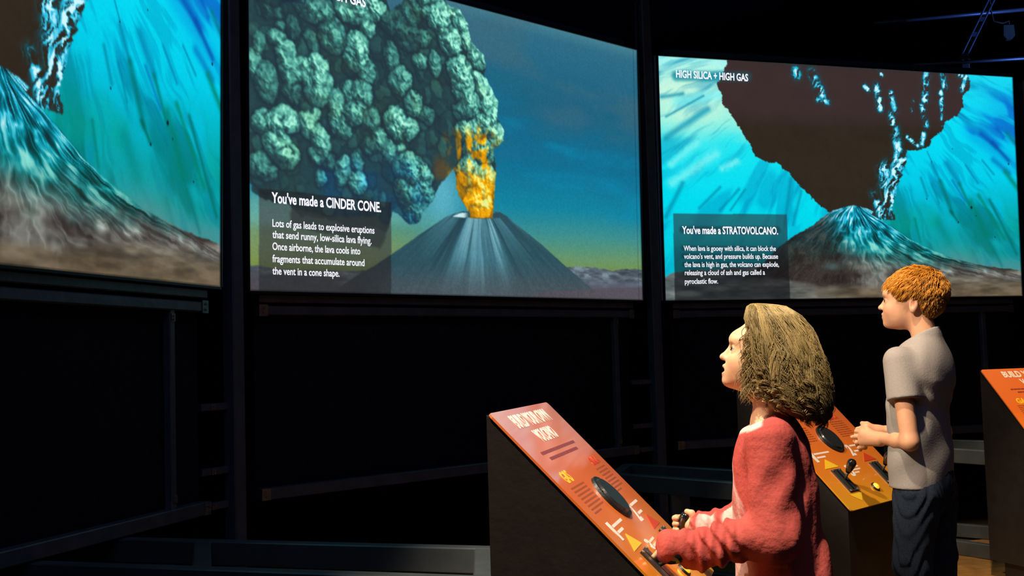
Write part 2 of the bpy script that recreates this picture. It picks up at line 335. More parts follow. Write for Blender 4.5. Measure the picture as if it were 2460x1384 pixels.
def paint_strato(HM,HN):
    """HM: measurements taken on the right-hand screen, HN: on the left-hand one; both show the same picture."""
    P=lambda x,y:raster(hmap(HM,x,y));Q=lambda x,y:raster(hmap(HN,x,y))
    X,Y=XX,YY;u=X/RV;v=1-Y/RV
    cx,cy=P(2030,60)
    dx,dy=X-cx,Y-cy;ang=np.arctan2(dx,dy);rad=np.hypot(dx,dy)
    # sky
    img=ramp(1-v+.08*(fbm(X/120,Y/50,3)-.5),[(0,'1adcf4'),(.3,'06dcf6'),(.48,'04cdea'),(.62,'05b4cc'),(.8,'0c9a9c'),(.9,'4a8f92'),(1,'5a8890')])
    lft=sstep(1.0,.75,u)
    img=mixc(img,ramp(1-v+.10*(fbm(X/120,Y/50,3)-.5),[(0,'98f4f4'),(.12,'b4f6e6'),(.26,'84f0e4'),(.36,'16e4f2'),(.6,'02dcf0'),(.8,'06cfe2'),(1,'0aa8c0')]),lft)
    pale=np.exp(-(((u-.14)/.2)**2+((v-.83)/.16)**2));img=mixc(img,rgb('cdf7dc'),pale*.85)
    angw=ang+.05*(fbm(X/70,Y/70,2)-.5);st=fbm(angw*13+3,rad/150,3);st2=fbm(angw*38+1,rad/90,3)
    dark=sstep(.52,.72,st)*.8+sstep(.55,.75,st2)*.45
    sd=(.35+.65*sstep(60,330,rad))
    img=mixc(img,rgb('0487b4'),dark*sd*.75*(1-lft*.35))
    lo=sstep(.55,.25,v)*(1-lft);img=mixc(img,rgb('06786c'),np.clip(sstep(.5,.72,st)+.25*sstep(.5,.6,st2),0,1)*lo*.75)
    img=mixc(img,rgb('08a08c'),lo*sstep(.45,.65,fbm(X/90,Y/90,2))*.55)
    bl=np.exp(-(((u-1.74)/.14)**2+((v-.80)/.13)**2))+.8*np.exp(-((v-(1.52-.52*u))/.035)**2)*sstep(1.45,1.55,u)
    img=mixc(img,rgb('0a6fd0'),np.clip(bl*(.35+.9*sstep(.4,.6,st)),0,.85))
    # pale rays on the left
    for a,b,w_ in (((1612,395),(1675,342),9),((1615,440),(1720,370),12),((1735,405),(1772,388),8),((1640,300),(1700,265),6),((1625,245),(1745,225),14)):
        d=segdist(X,Y,[P(*a),P(*b)])+6*(fbm(X/9,Y/9,2)-.5);img=mixc(img,rgb('7ff2f2'),np.exp(-(d/w_)**2)*.75)
    for a,b,w_ in (((1600,330),(1700,262),8),((1600,520),(1640,440),6),((1680,500),(1730,450),4),((1730,505),(1775,455),4),((1755,505),(1790,455),3),((1640,225),(1590,233),5),((1885,540),(1900,430),5),((1905,540),(1925,460),4),((1600,280),(1690,230),3)):
        d=segdist(X,Y,[P(*a),P(*b)]);img=mixc(img,rgb('0683a4'),np.exp(-(d/w_)**2)*.6)
    # falling streaks read off the left-hand screen
    for a,b,w_,c in (((275,0),(288,50),2,'0683a4'),((288,60),(312,150),4,'0688aa'),((312,150),(345,300),7,'04706e'),((340,290),(362,345),4,'055f52'),((335,80),(370,180),9,'0788b2'),((370,180),(402,300),5,'04766e'),((402,270),(440,420),10,'057a6a'),((392,110),(425,200),3,'0688b0'),((440,110),(470,180),3,'0688b0'),
                       ((440,0),(480,70),8,'0a55b0'),((470,50),(510,140),6,'0a50a8'),((485,0),(500,40),6,'0a60c0'),((470,120),(510,190),8,'0778c0'),((500,180),(530,260),7,'068068'),((250,110),(268,200),4,'0688a4'),((285,150),(305,245),3,'0688a4'),((425,250),(490,450),6,'05806c'),((455,280),(520,520),5,'067068'),((400,480),(430,600),6,'07807c'),((440,430),(480,560),4,'067874'),((222,290),(236,400),4,'058078'),((150,250),(185,330),10,'058f8a'),((300,330),(330,430),14,'058a88'),((350,160),(385,260),4,'0a7ab8'),((510,30),(530,80),7,'077a90')):
        d=segdist(X,Y,[Q(*a),Q(*b)]);img=mixc(img,rgb(c),np.exp(-(d/(w_*1.0))**2)*.72)
    for (x,y,r) in ((403,295,3.0),(510,154,2.2),(362,347,1.8),(266,212,1.6),(288,52,1.3),(355,24,1.2),(465,437,1.5),(415,334,1.2)):
        qx,qy=Q(x,y);img=mixc(img,rgb('14102c'),np.exp(-(np.hypot(X-qx,(Y-qy)*.8)/r)**4)*.9)
    # haze above the right-hand slope
    hz=np.exp(-(((u-1.42)/.16)**2+((v-.15)/.07)**2));img=mixc(img,rgb('5f8f8e'),hz*.7)
    hz=sstep(.2,.07,v)*sstep(1.3,1.7,u);img=mixc(img,rgb('5c8a94'),hz*.7)
    fine=fbm(X/2.4,Y/2.4,2);img*=(1+.06*(fine-.5))[...,None]
    # ---- plume
    pl=[P(*p) for p in [(1745,120),(1744,160),(1722,200),(1733,225),(1737,250),(1758,278),(1780,312),(1800,345),(1807,365),(1825,382),(1850,393),(1866,389),(1890,410),(1906,427),(1922,447),(1946,470),(1958,486),(1985,503),(2000,522),(2150,530),(2143,500),(2152,470),(2162,430),(2180,385),(2178,362),(2208,360),(2232,352),(2238,332),(2262,318),(2272,292),(2300,278),(2314,258),(2313,230),(2332,212),(2326,182),(2318,120)]]
    wx=X+9*(fbm(X/9,Y/9,3)-.5)+4*(fbm(X/3.2,Y/3.2,2)-.5);wy=Y+9*(fbm(X/9+4,Y/9,3)-.5)
    pm=blur(inside(wx,wy,pl).astype(float),1)
    pc=np.broadcast_to(rgb('31281f'),img.shape)*(1+.12*(fbm(X/40,Y/40,3)-.5)+.08*(fine-.5))[...,None]
    pc=mixc(pc,rgb('45333a'),sstep(.70,.82,v)*.55)
    # lit curls: thresholded ridges inside chosen zones
    wl=wx+.45*wy+5*np.sin(wy/9);r1=1-np.abs(2*vnoise(wl/9,wy/21)-1);r2=1-np.abs(2*vnoise(wl/4.5+8,wy/11)-1)
    zone=np.zeros(X.shape)
    for a,b,w_ in (((2140,520),(2150,470),9),((2145,480),(2150,420),15),((2150,430),(2160,370),14),((2160,370),(2150,310),12),((2150,320),(2140,275),9),((2115,260),(2105,205),9),((2150,265),(2140,225),8),((2225,300),(2215,255),8),((2222,240),(2225,170),10),((2270,210),(2265,180),8),((2262,250),(2260,220),7),((2190,265),(2195,245),5),((2215,345),(2218,322),8),((1975,230),(1950,175),12),((1965,240),(1990,245),7),((1910,170),(1915,180),12),((2075,205),(2085,215),6),((2110,165),(2118,180),5),((2310,215),(2322,185),7),((2300,175),(2318,190),7),((2262,300),(2262,260),4),((2180,330),(2205,350),5)):
        d=segdist(X,Y,[P(*a),P(*b)]);zone=np.maximum(zone,np.exp(-(d/(w_*1.05))**2))
    for a,b,w_ in (((107,265),(108,225),8),((108,235),(128,150),9),((70,125),(85,160),9),((85,160),(100,230),12),((125,150),(120,60),16),((140,100),(125,20),14),((110,20),(130,0),12),((160,40),(185,0),18),((150,70),(160,40),12)):
        d=segdist(X,Y,[Q(*a),Q(*b)]);zone=np.maximum(zone,np.exp(-(d/(w_*1.1))**2))
    lit=zone*(.12+1.0*sstep(.35,.9,r1*.62+r2*.42))*sstep(.3,.6,r1+.4*r2)*(.7+.6*vnoise(X/18,Y/18))
    lit=np.clip(lit,0,1)
    pc=mixc(pc,rgb('155a6a'),np.clip(lit*2.2,0,1)*.8);pc=mixc(pc,rgb('2cc0e4'),sstep(.3,.65,lit));pc=mixc(pc,rgb('d0f8ff'),sstep(.68,.98,lit))
    img=mixc(img,pc,pm)
    # ---- land
    gp=[P(*p) for p in [(1590,668),(1620,655),(1680,648),(1840,640),(2300,626),(2350,634),(2400,644),(2470,652),(2470,760),(1590,760)]]
    gm=blur(inside(X,Y+5*(fbm(X/16,Y*0,3)-.5),gp)*1.,1)
    g1=fbm(X/60,Y/14,4);land=ramp(g1,[(.25,'3a3634'),(.45,'56524c'),(.6,'6d675c'),(.8,'8c8a80')])
    land=mixc(land,ramp(g1,[(.25,'48585c'),(.6,'6c8086'),(.8,'9ab2b4')]),sstep(1.2,.2,u)*.6)
    land=mixc(land,rgb('625038')*(.7+.6*g1)[...,None],sstep(.10,.02,v)*sstep(.5,1,u)*.7)
    img=mixc(img,land,gm)
    vp=[P(*p) for p in [(1700,720),(1760,690),(1835,632),(1868,596),(1908,566),(1955,540),(1985,514),(2005,505),(2030,497),(2052,493),(2080,500),(2100,508)]]+[Q(*p) for p in [(62,222),(110,272),(160,330),(205,385),(262,438),(330,492),(400,535),(470,572),(530,610),(530,700),(250,700)]]
    vm=blur(inside(X+3*(fbm(X/8,Y/8,2)-.5),Y+3*(fbm(X/7,Y/7,2)-.5),vp)*1.,1)
    fr=[P(2062,492)]+[Q(*z_) for z_ in [(62,222),(110,272),(160,330),(205,385),(262,438),(330,492),(400,535),(470,572),(530,612),(620,650)]]
    fl=[P(*z_) for z_ in [(2040,492),(2005,505),(1985,514),(1955,540),(1908,566),(1868,596),(1835,632),(1760,690),(1600,760)]]
    x0_=P(2052,492)[0];xr_=np.interp(Y,[b for a,b in fr],[a for a,b in fr]);xl_=np.interp(Y,[b for a,b in fl],[a for a,b in fl])
    sn=np.where(X>x0_,(X-x0_)/np.maximum(xr_-x0_,4),(X-x0_)/np.maximum(x0_-xl_,4));dv_=(Y-P(2052,492)[1])/RV
    sw=sn+.08*(fbm(X/50,Y/50,3)-.5)*sstep(0,.2,dv_)+.035*(fbm(X/13,Y/13,2)-.5)
    n1=1-np.abs(2*vnoise(sw*3.2+2,dv_*5)-1);n2=(1-np.abs(2*vnoise(sw*8+7,dv_*13+3)-1))**1.6;n3=(1-np.abs(2*vnoise(sw*19,dv_*22)-1))**2.2;n4=vnoise(sw*40,dv_*40)
    n5=(1-np.abs(2*vnoise(sw*34+3,dv_*26+9)-1))**2
    rid=(.14*n1+.30*n2+.34*n3+.30*n5)*(.45+1.0*fbm(X/20+5,Y/20,2))+.03*(fine-.5)
    vt=sstep(.27,.12,v+.07*(fbm(X/40,Y/40,3)-.5)+.02*u)          # 0 near the summit, 1 at the foot
    top=ramp(rid*1.18+.02,[(.08,'201a1c'),(.2,'12303a'),(.34,'0a5a68'),(.48,'0c7f96'),(.62,'18b4d6'),(.76,'5ad4f0'),(.98,'e0fbff')])
    top=mixc(top,rgb('0a7a68')*(.45+1.1*rid)[...,None],sstep(.36,.16,v)*.6)
    bq=fbm(sw*11+4,dv_*16,4);bot=ramp(rid*.50+.40*bq,[(.2,'2e2524'),(.33,'484240'),(.46,'66645f'),(.6,'858680'),(.78,'b4bcb8')])
    vc=mixc(top,bot,vt)
    vc=mixc(vc,rgb('2b2321')*(.7+.6*fine)[...,None],sstep(1.02,.86,u+.45*v)*.8)
    img=mixc(img,vc,vm)
    # soft low hills in front of the foot
    hl=sstep(.085,.05,v+.03*(fbm(X/60,Y*0+3,3)-.5)-.02*np.sin(u*5));img=mixc(img,land,hl*.9)
    for (x,y,r_,c) in ((2075,645,16,'9aa894'),(2000,640,18,'6fa0a0')):
        qx,qy=P(x,y);img=mixc(img,rgb(c),np.exp(-(((X-qx)/(r_*1.5))**2+((Y-qy)/(r_*.55))**2))*.4)
    box=[P(*p) for p in [(1617,513),(1890,515),(1899,740),(1622,740)]];bm=blur(inside(X,Y,box)*1.,1)
    img=mixc(img,img*.36+np.array([.06,.10,.11])*sstep(.1,.34,v)[...,None]+np.array([.05,.05,.055]),bm)
    for a,b,r_ in ((P(1625,182),P(1795,184),13),):
        d=segdist(X,Y,[a,b]);img=mixc(img,rgb('0a7f96'),np.exp(-(d/r_)**4)*.75*(1-.6*pm))
    for a,b,r_ in ((P(1640,552),P(1868,553),9),(P(1642,596),P(1862,598),6),(P(1642,615),P(1870,617),6),(P(1644,635),P(1870,637),6),(P(1645,656),P(1837,657),6),(P(1646,675),P(1725,676),6)):
        d=segdist(X,Y,[a,b]);img=mixc(img,rgb('16252c'),np.exp(-(d/r_)**4)*.45)
    img=mixc(img,img*.6,sstep(2,0,np.minimum(np.minimum(X,RU-1-X),np.minimum(Y,RV-1-Y))))
    return np.clip(img,0,1)
# ------------------------------------------------------------------ the hall
def plank(x, y, w_, l_, rz=0): pass
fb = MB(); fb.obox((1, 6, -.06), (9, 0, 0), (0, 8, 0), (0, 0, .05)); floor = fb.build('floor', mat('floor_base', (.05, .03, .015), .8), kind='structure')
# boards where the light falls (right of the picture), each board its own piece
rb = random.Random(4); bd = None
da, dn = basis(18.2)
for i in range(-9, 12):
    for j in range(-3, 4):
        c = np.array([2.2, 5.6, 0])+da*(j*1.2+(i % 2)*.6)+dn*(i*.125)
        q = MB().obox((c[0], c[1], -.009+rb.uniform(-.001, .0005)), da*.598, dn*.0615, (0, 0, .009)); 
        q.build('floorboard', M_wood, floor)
def wall(name, c, ax, az, m=M_dark):
    MB().obox(c, ax, (0, .05, 0) if abs(ax[0]) > abs(ax[1]) else (.05, 0, 0), az).build(name, m, kind='structure')
wall('wall_back', (1, 14, 2.4), (9, 0, 0), (0, 0, 2.5))
wall('wall_left', (-8, 6, 2.4), (0, 8, 0), (0, 0, 2.5))
wall('wall_right', (10, 6, 2.4), (0, 8, 0), (0, 0, 2.5))
wall('wall_front', (1, -2, 2.4), (9, 0, 0), (0, 0, 2.5))
MB().obox((1, 6, 4.95), (9, 0, 0), (0, 8, 0), (0, 0, .05)).build('ceiling', M_dark, kind='structure')

# ------------------------------------------------------------------ projection screens

HM1 = np.array([[0.00072351, 2.863e-05, 0.91403638], [8.589e-05, -0.00083455, 0.53011779], [-0.00050883, 1.479e-05, 1.0]])
HM2 = np.array([[0.00117468, -7.21e-06, -0.70049216], [2.455e-05, -0.00102752, 0.70299112], [-0.00025181, 1.724e-05, 1.0]])
HM3 = np.array([[0.00156211, -4.732e-05, -2.4635789], [-1.869e-05, -0.00141981, 1.05537826], [-0.00010535, 1.736e-05, 1.0]])
HMS = {1: HM1, 2: HM2, 3: HM3}
ART2 = paint_cinder(HM2); ART3 = paint_strato(HM3, HM1)
def picture_mesh(name, art, rows=380):
    cols = int(rows*16/9)
    me = bpy.data.meshes.new(name)
    jj, ii = np.mgrid[0:rows+1, 0:cols+1]
    u_ = ii/cols*16/9; v_ = 1-jj/rows
    co_ = np.zeros(((rows+1)*(cols+1), 3), np.float32); co_[:, 0] = (u_*H).ravel(); co_[:, 2] = (v_*H).ravel()
    a = (np.arange(rows)[:, None]*(cols+1)+np.arange(cols)[None, :]).ravel()
    q = np.stack([a, a+cols+1, a+cols+2, a+1], 1).astype(np.int32)
    me.vertices.add(len(co_)); me.vertices.foreach_set('co', co_.ravel())
    me.loops.add(q.size); me.loops.foreach_set('vertex_index', q.ravel())
    me.polygons.add(len(q)); me.polygons.foreach_set('loop_start', (np.arange(len(q))*4).astype(np.int32))
    me.update(calc_edges=True)
    fx = np.clip(u_.ravel()*RV, 0, RU-1.001); fy = np.clip((1-v_.ravel())*RV, 0, RV-1.001)
    x0 = fx.astype(int); y0 = fy.astype(int); ax = (fx-x0)[:, None]; ay = (fy-y0)[:, None]
    c = (art[y0, x0]*(1-ax)+art[y0, x0+1]*ax)*(1-ay)+(art[y0+1, x0]*(1-ax)+art[y0+1, x0+1]*ax)*ay
    c = np.where(c < .04045, c/12.92, ((c+.055)/1.055)**2.4)
    at_ = me.color_attributes.new('art', 'FLOAT_COLOR', 'POINT'); at_.data.foreach_set('color', np.hstack([c, np.ones((len(c), 1))]).astype(np.float32).ravel())
    return me
M_art = bpy.data.materials.new('projected_picture'); M_art.use_nodes = True; nt = M_art.node_tree; nt.nodes.clear()
_a = nt.nodes.new('ShaderNodeVertexColor'); _a.layer_name = 'art'; _e = nt.nodes.new('ShaderNodeEmission'); _o = nt.nodes.new('ShaderNodeOutputMaterial')
_e.inputs[1].default_value = 1.0; nt.links.new(_a.outputs[0], _e.inputs[0]); nt.links.new(_e.outputs[0], _o.inputs[0])
M_letter = mat('lit_white_lettering', (.9, .9, .95), .5, emit=(.93, .93, 1), estr=1.0)
def text_mesh(s, bold=.02, name='lettering'):
    cu = bpy.data.curves.new('t', 'FONT'); cu.body = s; cu.size = 1; cu.offset = bold; cu.extrude = .004; cu.resolution_u = 3
    ob = bpy.data.objects.new('t', cu); COL.objects.link(ob); bpy.context.view_layer.update()
    me = bpy.data.meshes.new_from_object(ob.evaluated_get(bpy.context.evaluated_depsgraph_get()))
    bpy.data.objects.remove(ob); me.name = name; return me
def place_text(s, o, ex, ey, width, cap, m, parent, name, bold=.02, kind=None):
    """lettering with its baseline start at o; ex along the line, ey up the letters"""
    me = text_mesh(s, bold, name); n_ = len(me.vertices); v = np.empty(n_*3); me.vertices.foreach_get('co', v); v = v.reshape(-1, 3)
    x0, x1 = v[:, 0].min(), v[:, 0].max(); sx = width/(x1-x0); sy = cap/.70
    ez = np.cross(ex, ey)
    P = np.array(o)+np.outer((v[:, 0]-x0)*sx, ex)+np.outer(v[:, 1]*sy, ey)+np.outer(v[:, 2]*.1, ez)
    me.vertices.foreach_set('co', P.ravel()); me.update(); me.materials.clear()
    return link(name, me, parent, m)
pm3 = picture_mesh('picture', ART3); pm2 = picture_mesh('picture', ART2)
M_edge = mat('screen_edge_trim', (.02, .022, .03), .4, .2, .2, 20)
def screen(k, me, label, texts):
    S = SCR[k]; o, d, n, u = S['o'], S['d'], S['n'], S['u']
    e = empty('projection_screen', (o+d*W/2)*1.0, label, 'screen', 'rear projection screens')
    p = link('picture', me, e)
    if not me.materials: me.materials.append(M_art)
    N = np.cross(d, u)                       # towards the viewers
    p.matrix_world = Matrix(((d[0], -N[0], u[0], o[0]), (d[1], -N[1], u[1], o[1]), (d[2], -N[2], u[2], o[2]), (0, 0, 0, 1)))
    q = -N*.012
    MB().obox(o+d*W/2+u*H/2-N*.012, d*(W/2+.004), u*(H/2+.004), N*.010).build('backing_board', M_cloth, e)
    for a_, b_ in ((0, 0), (1, 0)):
        c = o+d*(W if a_ else 0)+d*(.006 if a_ else -.006)-N*.01; MB().bar(c, c+u*H, .010, .03, upv=N, bev=.001).build('edge_strip', M_edge, e)
    for t_ in (0, 1):
        c = o+u*(H if t_ else 0)+u*(.006 if t_ else -.006)-N*.01; MB().bar(c, c+d*W, .03, .010, upv=u, bev=.001).build('edge_strip', M_edge, e)
    if k == 3: c = o-d*.024-N*.01; MB().bar(c, c+u*H, .012, .03, upv=N, bev=.001).build('side_trim', mat('blue_metal_trim', (.35, .45, .7), .3, .4, .2, 20), e)
    for s, (x0, y0), (x1, y1), cap, nm in texts:
        ua, va = hmap(HMS[k], x0, y0); ub, vb = hmap(HMS[k], x1, y1); uc, vc = hmap(HMS[k], x0, y0-cap)
        place_text(s, o+d*ua*H+u*((va+vb)/2)*H+N*.002, d, u, (ub-ua)*H, (vc-va)*H, M_letter, e, nm, .024 if nm == 'heading' else .012)
    return e
screen(1, pm3, 'large screen cut by the left edge of the view, turquoise volcano slope', [])
screen(2, pm2, 'middle screen showing the cinder cone with grey smoke and a glowing orange column', [
    ('LOW SILICA + HIGH GAS', (632, -31), (878, 7), 25, 'heading'),
    ("You've made a CINDER CONE.", (652, 486), (915, 510), 25, 'heading'),
    ('Lots of gas leads to explosive eruptions', (654, 545), (899, 561), 18, 'caption_line'),
    ('that send runny, low-silica lava flying.', (654, 571), (892, 587), 18, 'caption_line'),
    ('Once airborne, the lava cools into', (654, 600), (865, 611.5), 18, 'caption_line'),
    ('fragments that accumulate around', (654, 629), (875, 640), 18, 'caption_line'),
    ('the vent in a cone shape.', (654, 659), (815, 665), 18, 'caption_line')])
screen(3, pm3, 'right-hand screen showing the stratovolcano under a dark ash cloud, behind the boy', [
    ('HIGH SILICA + HIGH GAS', (1624, 188), (1797, 193), 17.5, 'heading'),
    ("You've made a STRATOVOLCANO.", (1638.6, 562.3), (1868.8, 562.3), 18, 'heading'),
    ('When lava is gooey with silica, it can block the', (1642.3, 602.5), (1863.7, 603), 12.5, 'caption_line'),
    ("volcano's vent, and pressure builds up. Because", (1643, 621.5), (1868.8, 622), 12.5, 'caption_line'),
    ('the lava is high in gas, the volcano can explode,', (1644, 641), (1871, 641.4), 12.5, 'caption_line'),
    ('releasing a cloud of ash and gas called a', (1645, 660.3), (1837.4, 660.8), 12.5, 'caption_line'),
    ('pyroclastic flow.', (1645, 681.6), (1724.6, 681.6), 12.5, 'caption_line')])

# ------------------------------------------------------------------ steel frames that carry the screens
def bracket(c, n, d, parent, s=.022):
    mb = MB(); mb.obox(c, d*s, n*.002, (0, 0, s*1.15)); 
    for h in (-.5, .5): mb.tube([c+n*.002+np.array([0, 0, s*h]), c+n*.007+np.array([0, 0, s*h])], .0045, 8)
    mb.build('corner_bracket', M_zinc, parent)
def frame(k, label, a0, a1, posts):
    S = SCR[k]; o, d, n = S['o'].copy(), S['d'], S['n']; o = o-n*.05
    P = lambda a, z, off=0: np.array([o[0], o[1], 0])+d*a+n*off+np.array([0, 0, z])
    e = empty('screen_frame', tuple(P(W/2, 0)), label, 'frame', 'steel screen frames')
    z = ZB
    MB().bar(P(a0, z-.030), P(a1, z-.030), .05, .036).build('rail', M_steel, e)
    MB().bar(P(a0, z-.082), P(a1, z-.082), .05, .040).build('rail', M_steel, e)
    MB().bar(P(a0, CZ-.553), P(a1, CZ-.553), .05, .052).build('rail', M_steel, e)
    MB().bar(P(a0, z+H+.035), P(a1, z+H+.035), .05, .05).build('rail', M_steel, e)
    MB().obox(P((a0+a1)/2, (z-.10+CZ-.535)/2, -.03), d*(a1-a0)/2, n*.006, (0, 0, (z-.10-CZ+.535)/2)).build('cloth_panel', M_cloth, e)
    for a in posts:
        MB().bar(P(a, CZ-.535), P(a, z-.10), .034, .034, upv=n).build('upright', M_steel, e)
        bracket(P(a, CZ-.49, .019), n, d, e, .013); bracket(P(a, z-.13, .019), n, d, e, .013)
    for a, zz in ((a0+.02, z-.082), (a1-.02, z-.082), (a0+.02, CZ-.553), (a1-.02, CZ-.553)): bracket(P(a, zz, .027), n, d, e)
    return e
frame(1, 'black steel frame under the left-hand screen, with cloth below its rails', -.1, W-.06, (W-.30,))
frame(2, 'black steel frame under the middle screen, with cloth below its rails', .06, W-.06, (W-.21,))
frame(3, 'black steel frame under the right-hand screen, with cloth below its rails', .06, W-.06, (W-.3,))
def post(x, y, th, label, top=3.35):
    e = empty('frame_post', (x, y, 0), label, 'post', 'posts between the screens'); d, n = basis(th)
    MB().bar((x, y, .01), (x, y, top), .066, .066, upv=n, bev=.006).build('shaft', M_steel, e)
    MB().obox((x, y, .012), d*.09, n*.09, (0, 0, .006)).build('foot_plate', M_steel, e)
    if top > 3.3: c = np.array([x, y, 3.0])-n*.05; MB().obox(c, d*.06, n*.05, (0, 0, .33), .01).build('black_box', M_blackp, e)
    for zz in (.62, .76, 1.02): 
        c = np.array([x, y, zz])-d*.09-n*.02; MB().bar(c-d*.09, c+d*.09, .03, .03).build('arm', M_steel, e)
        bracket(c-d*.03+n*.018, n, d, e, .010)
post(-1.165, 4.76, 60, 'dark steel post between the left-hand and middle screens')
post(.850, 6.875, 31, 'dark steel post between the middle and right-hand screens')
post(3.60, 7.86, 18, 'dark steel post past the right end of the right-hand screen', 3.0)

# low outrigger bases of square tube
def base_frame(A0, A1, B0, B1, rungs, label, z=.557):
    e = empty('base_frame', tuple(((np.array(A0)+np.array(B1))/2).tolist()+[0]), label, 'frame', 'low square-tube bases')
    A0, A1, B0, B1 = (np.array([*p, z]) for p in (A0, A1, B0, B1)); lo = np.array([0, 0, z-.04])
    for a, b in ((A0, A1), (B0, B1)):
        MB().bar(a, b, .055, .08).build('tube', M_steel2, e)
        MB().bar(a-lo, b-lo, .055, .08).build('tube', M_steel2, e)
        for t in (0.02, .5, .98):
            c = a+(b-a)*t; MB().bar(c-np.array([0, 0, .04]), c-lo+np.array([0, 0, .04]), .05, .05, upv=(0, 1, 0)).build('leg', M_steel2, e)
    for t in rungs:
        MB().bar(A0+(A1-A0)*t, B0+(B1-B0)*t, .055, .078).build('rung', M_steel2, e)
def gp(px, py, z=.597): # point at height z seen at px,py
    r = ray(px, py); s = (z-CZ)/r[2]; p = CAMP+r*s; return p[:2]
a = gp(-260, 1279); b = gp(1196, 1315); a2 = gp(-260, 1338); b2 = gp(1196, 1388)
base_frame(a, b, a2, b2, (.02, .56, .98), 'low dark square-tube base in the left foreground, running behind the first console')
a = gp(1505, 1114); b = gp(1790, 1130); a2 = gp(1470, 1136); b2 = gp(1790, 1160)
base_frame(a, b, a2, b2, (.01, .98), 'low dark square-tube base seen between the girl and the first console')
a = gp(2130, 1052); b = gp(2420, 1060); a2 = gp(2130, 1068); b2 = gp(2420, 1085)
base_frame(a, b, a2, b2, (.02, .98), 'low dark square-tube base seen between the boy and the third console')
d1, n1 = basis(74.66)
# lower rail stub in the second bay
# ------------------------------------------------------------------ ceiling grid at the upper right
M_pipe = mat('blue_lit_pipe', (.30, .32, .38), .4, .5, .2, 20)
p0, p1 = at(2100, 56, 9.2), at(2600, 10, 9.6); MB().tube([p0, p1], .016, 10).build('ceiling_pipe', M_pipe, smooth=True, label='thin ceiling pipe crossing the upper right corner', cat='pipe', group='ceiling pipes')
p0, p1 = at(2190, 157, 8.4), at(2600, 132, 8.8); MB().tube([p0, p1], .013, 10).build('ceiling_pipe', M_pipe, smooth=True, label='lower thin ceiling pipe just above the right-hand screen', cat='pipe', group='ceiling pipes')
e = empty('hanging_strut', tuple(at(2340, 70, 8.8)), 'slotted metal strut slanting down to the top of the right-hand screen', 'strut')
A = at(2396, -30, 8.8); B = at(2307, 152, 8.8); off = np.array([.045, 0, 0])
for s_ in (-.5, .5): MB().bar(A+off*s_, B+off*s_, .014, .014, upv=(0, 1, 0)).build('rail', M_pipe, e)
for t in (.08, .42, .62, .9): c = A+(B-A)*t; MB().obox(c, off*.5, (0, .006, 0), (0, 0, .018)).build('cross_plate', M_pipe, e)
c = at(2316, 150, 8.75); MB().obox(c, (.035, 0, 0), (0, .03, 0), (0, 0, .05), .01).build('clamp', M_zinc, e)
for s_ in (-1, 1): MB().tube([c+(s_*.025, -.03, .01), c+(s_*.025, -.045, .01)], .010, 8).build('bolt', M_zinc, e)
e = empty('junction_box', tuple(at(2422, 80, 8.9)), 'small pale box hanging by a wire from the ceiling grid', 'box')
c = at(2422, 78, 8.9); MB().prism([c+v for v in ((-.04, -.02, .055), (.04, -.02, .055), (.045, -.02, -.03), (.02, -.02, -.06), (-.02, -.02, -.06), (-.045, -.02, -.03))], [c+v for v in ((-.04, .02, .055), (.04, .02, .055), (.045, .02, -.03), (.02, .02, -.06), (-.02, .02, -.06), (-.045, .02, -.03))]).build('case', mat('pale_plastic', (.16, .15, .11), .6, 0, .2, 20), e)
MB().tube([c+(.01, 0, .05), c+(.012, 0, .09), c+(-.04, 0, .075), c+(-.11, 0, .09), c+(-.12, .02, .20), c+(-.12, .05, .9)], .006, 6).build('wire', mat('pale_wire', (.2, .17, .12), .6), e, smooth=True)
# louvred vent on the far wall, right of the screen
e = empty('wall_louvre', tuple(at(2520, 420, 10.5)), 'dark horizontal louvre bars beyond the right-hand screen', 'louvre')
for py in (60, 130, 205, 243, 297, 346, 400, 455):
    p0, p1 = at(2440, py, 10.5), at(2800, py-9, 10.5); MB().bar(p0, p1, .03, .05).build('louvre_bar', M_steel2, e)

# ------------------------------------------------------------------ consoles
SC9 = .92
TH = {1: 75.54, 2: 48.66, 3: 19.73}
CON = {}
PW, PRUN, PDROP = .684*SC9, .5116*SC9, .5258*SC9; PL = math.hypot(PRUN, PDROP)
for k, x, y, s_ in ((1, -.0696, 3.0334, .92), (2, .9917, 5.112, .92), (3, 2.6982, 6.6443, .89)):
    d, n = basis(TH[k]); tl = np.array([x*s_, y*s_, CZ-.142*s_]); dn = (n*PRUN-np.array([0, 0, PDROP]))/PL
    f_ = s_/.92
    CON[k] = dict(tl=tl, d=d, n=n, dn=dn, N=np.cross(dn, d), f=f_)
M_pan = bpy.data.materials.new('printed_orange_panel'); M_pan.use_nodes = True; nt = M_pan.node_tree; b_ = nt.nodes['Principled BSDF']
tc = nt.nodes.new('ShaderNodeTexCoord'); sx = nt.nodes.new('ShaderNodeSeparateXYZ'); nt.links.new(tc.outputs['Object'], sx.inputs[0])
wv = nt.nodes.new('ShaderNodeTexNoise'); wv.inputs['Scale'].default_value = 3; wv.inputs['Detail'].default_value = 5; nt.links.new(tc.outputs['Object'], wv.inputs['Vector'])
ma = nt.nodes.new('ShaderNodeMath'); ma.operation = 'MULTIPLY_ADD'; ma.inputs[1].default_value = .12; nt.links.new(wv.outputs['Fac'], ma.inputs[0]); nt.links.new(sx.outputs['Y'], ma.inputs[2])
rp = nt.nodes.new('ShaderNodeValToRGB'); nt.links.new(ma.outputs[0], rp.inputs[0])
els = rp.color_ramp.elements; els[0].position = .04; els[0].color = (*lin('f07a3e'), 1); els[1].position = .75; els[1].color = (*lin('f5b02c'), 1)
e1 = els.new(.35); e1.color = (*lin('f0742e'), 1); e1 = els.new(.55); e1.color = (*lin('f28a2a'), 1)
